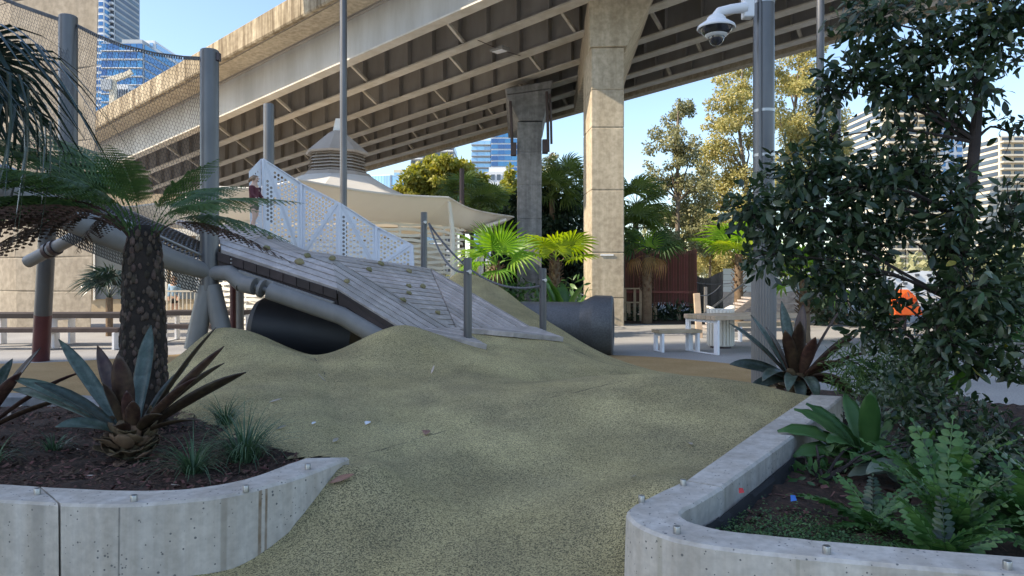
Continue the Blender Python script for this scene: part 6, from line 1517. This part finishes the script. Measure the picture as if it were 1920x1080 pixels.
# ------------------------------------------------------------------ people
def figure(label, base, H, yaw, top_m, low_m, pose, hair_m='hair', group=None, bun=True):
    root = thing('person', label, 'person', base, group); Rz = Matrix.Rotation(yaw, 3, 'Z')
    def skin(name, verts, edges, rad, m_, parent, rootv=0, sub=2):
        me = bpy.data.meshes.new(name); b0 = WLOC[parent]
        me.from_pydata([tuple(Vector(base) + Rz @ (Vector(v) * H) - b0) for v in verts], edges, []); me.materials.append(M_[m_])
        o = bpy.data.objects.new(name, me); COL.objects.link(o); o.parent = parent; WLOC[o] = b0.copy()
        md = o.modifiers.new('skin', 'SKIN'); md.use_smooth_shade = True
        for i, r_ in enumerate(rad):
            sv_ = me.skin_vertices[0].data[i]; sv_.radius = (r_ * H, r_ * H); sv_.use_root = (i == rootv)
        su = o.modifiers.new('sub', 'SUBSURF'); su.levels = sub; su.render_levels = sub
        return o
    V = [(0, 0, .47), (0, 0, .58), (.0, 0, .70), (.01, 0, .79), (.015, 0, .835), (.03, 0, .885), (.025, 0, .945), (.095, 0, .885)]; Rd = [.075, .068, .078, .045, .036, .075, .058, .012]
    E = [(0, 1), (1, 2), (2, 3), (3, 4), (4, 5), (5, 6), (5, 7)]
    for sd in (-1, 1):
        kn, an, toe = pose['leg'][0 if sd < 0 else 1]; i0 = len(V)
        V += [(0, sd * .05, .44), (kn[0], sd * .055, kn[1]), (an[0], sd * .055, an[1]), (toe[0], sd * .06, toe[1])]; Rd += [.06, .04, .027, .022]; E += [(0, i0), (i0, i0 + 1), (i0 + 1, i0 + 2), (i0 + 2, i0 + 3)]
        el, wr = pose['arm'][0 if sd < 0 else 1]; i0 = len(V)
        V += [(0, sd * .10, .755), (el[0], sd * .125, el[1]), (wr[0], sd * .11, wr[1])]; Rd += [.036, .026, .018]; E += [(3, i0), (i0, i0 + 1), (i0 + 1, i0 + 2)]
        wv = Vector((wr[0], sd * .11, wr[1])); fd = (wv - Vector((el[0], sd * .125, el[1]))).normalized(); ip = len(V)
        V.append(tuple(wv + fd * .03)); Rd.append(.015); E.append((i0 + 2, ip))
        for q in range(5):
            off = (q - 2) * .009; f0 = len(V); ln = (.022, .036, .04, .037, .028)[q]
            V += [tuple(wv + fd * (.035 if q else .018) + Vector((0, off, .006 if q == 0 else 0))), tuple(wv + fd * (.035 + ln) + Vector((0, off * 1.3, -.008)))]; Rd += [.006, .0045]; E += [(ip, f0), (f0, f0 + 1)]
    body = skin('body', V, E, Rd, 'skin', root)
    sh = skin('shirt', [(0, 0, .47), (0, 0, .58), (0, 0, .70), (.005, 0, .775)] + [q for sd in (-1, 1) for q in ((0, sd * .10, .757), (pose['arm'][0 if sd < 0 else 1][0][0], sd * .128, pose['arm'][0 if sd < 0 else 1][0][1]), (pose['arm'][0 if sd < 0 else 1][1][0] * .9, sd * .112, pose['arm'][0 if sd < 0 else 1][1][1] * .98 + .02))],
              [(0, 1), (1, 2), (2, 3), (3, 4), (4, 5), (5, 6), (3, 7), (7, 8), (8, 9)], [.088, .086, .092, .055, .048, .040, .030, .048, .040, .030], top_m, root)
    st = skin('shorts', [(0, 0, .50), (0, 0, .45)] + [q for sd in (-1, 1) for q in ((.0, sd * .05, .42), (pose['leg'][0 if sd < 0 else 1][0][0] * .7, sd * .056, .31))], [(0, 1), (1, 2), (2, 3), (1, 4), (4, 5)], [.086, .088, .075, .062, .075, .062], low_m, root)
    hv_ = [(.0, 0, .86), (.005, 0, .915), (.03, 0, .955), (-.045, 0, .90)] + ([(-.085, 0, .885), (-.10, 0, .84)] if bun else [(-.05, 0, .87)])
    skin('hair', hv_, [(i, i + 1) for i in range(3)] + ([(3, 4), (4, 5)] if bun else [(3, 4)]), [.062, .082, .055, .06, .028, .018] if bun else [.062, .082, .055, .06, .05], hair_m, root)
    for sd in (-1, 1):
        an, toe = pose['leg'][0 if sd < 0 else 1][1:]
        skin('sock', [(an[0], sd * .055, an[1] + .05), (an[0], sd * .055, an[1])], [(0, 1)], [.032, .032], 'paper', root, sub=1)
        skin('shoe', [(an[0] - .01, sd * .057, an[1] - .015), ((an[0] + toe[0]) / 2, sd * .06, (an[1] + toe[1]) / 2 - .006), (toe[0], sd * .06, toe[1])], [(0, 1), (1, 2)], [.033, .033, .028], 'dark_cloth', root, sub=1)
        q = MB(); q.lathe([(.002 * H, -.005 * H), (.008 * H, 0), (.002 * H, .005 * H)], Vector(base) + Rz @ (Vector((.090, sd * .030, .905)) * H), 8); q.build('eye', 'dark_cloth', root, smooth=True)
    q = MB(); q.box(Vector(base) + Rz @ (Vector((.097, 0, .853)) * H), (.008 * H, .03 * H, .006 * H), yaw); q.build('mouth', 'maroon_cloth', root)
    return root
walkp = {'leg': [((.045, .255), (.03, .05), (.10, .028)), ((.02, .26), (-.085, .075), (-.02, .032))], 'arm': [((.03, .62), (.12, .53)), ((.035, .615), (.13, .55))]}
cb = P(476, 428, 12.5)
figure('child in a maroon top and olive shorts walking along the top of the ramp', cb + Vector((0, 0, -.01)), 0.96, R(-12), 'maroon_cloth', 'olive_cloth', walkp)
stand = {'leg': [((.0, .26), (.0, .05), (.06, .028)), ((.0, .26), (.0, .05), (.06, .028))], 'arm': [((-.01, .60), (.05, .47)), ((-.01, .60), (.05, .47))]}
figure('person in a pale blue top standing behind the picket railing', (P(327, 0, 27.5).x, 27.5, 0), 1.65, R(-90), 'blue_cloth', 'dark_cloth', stand, bun=False)
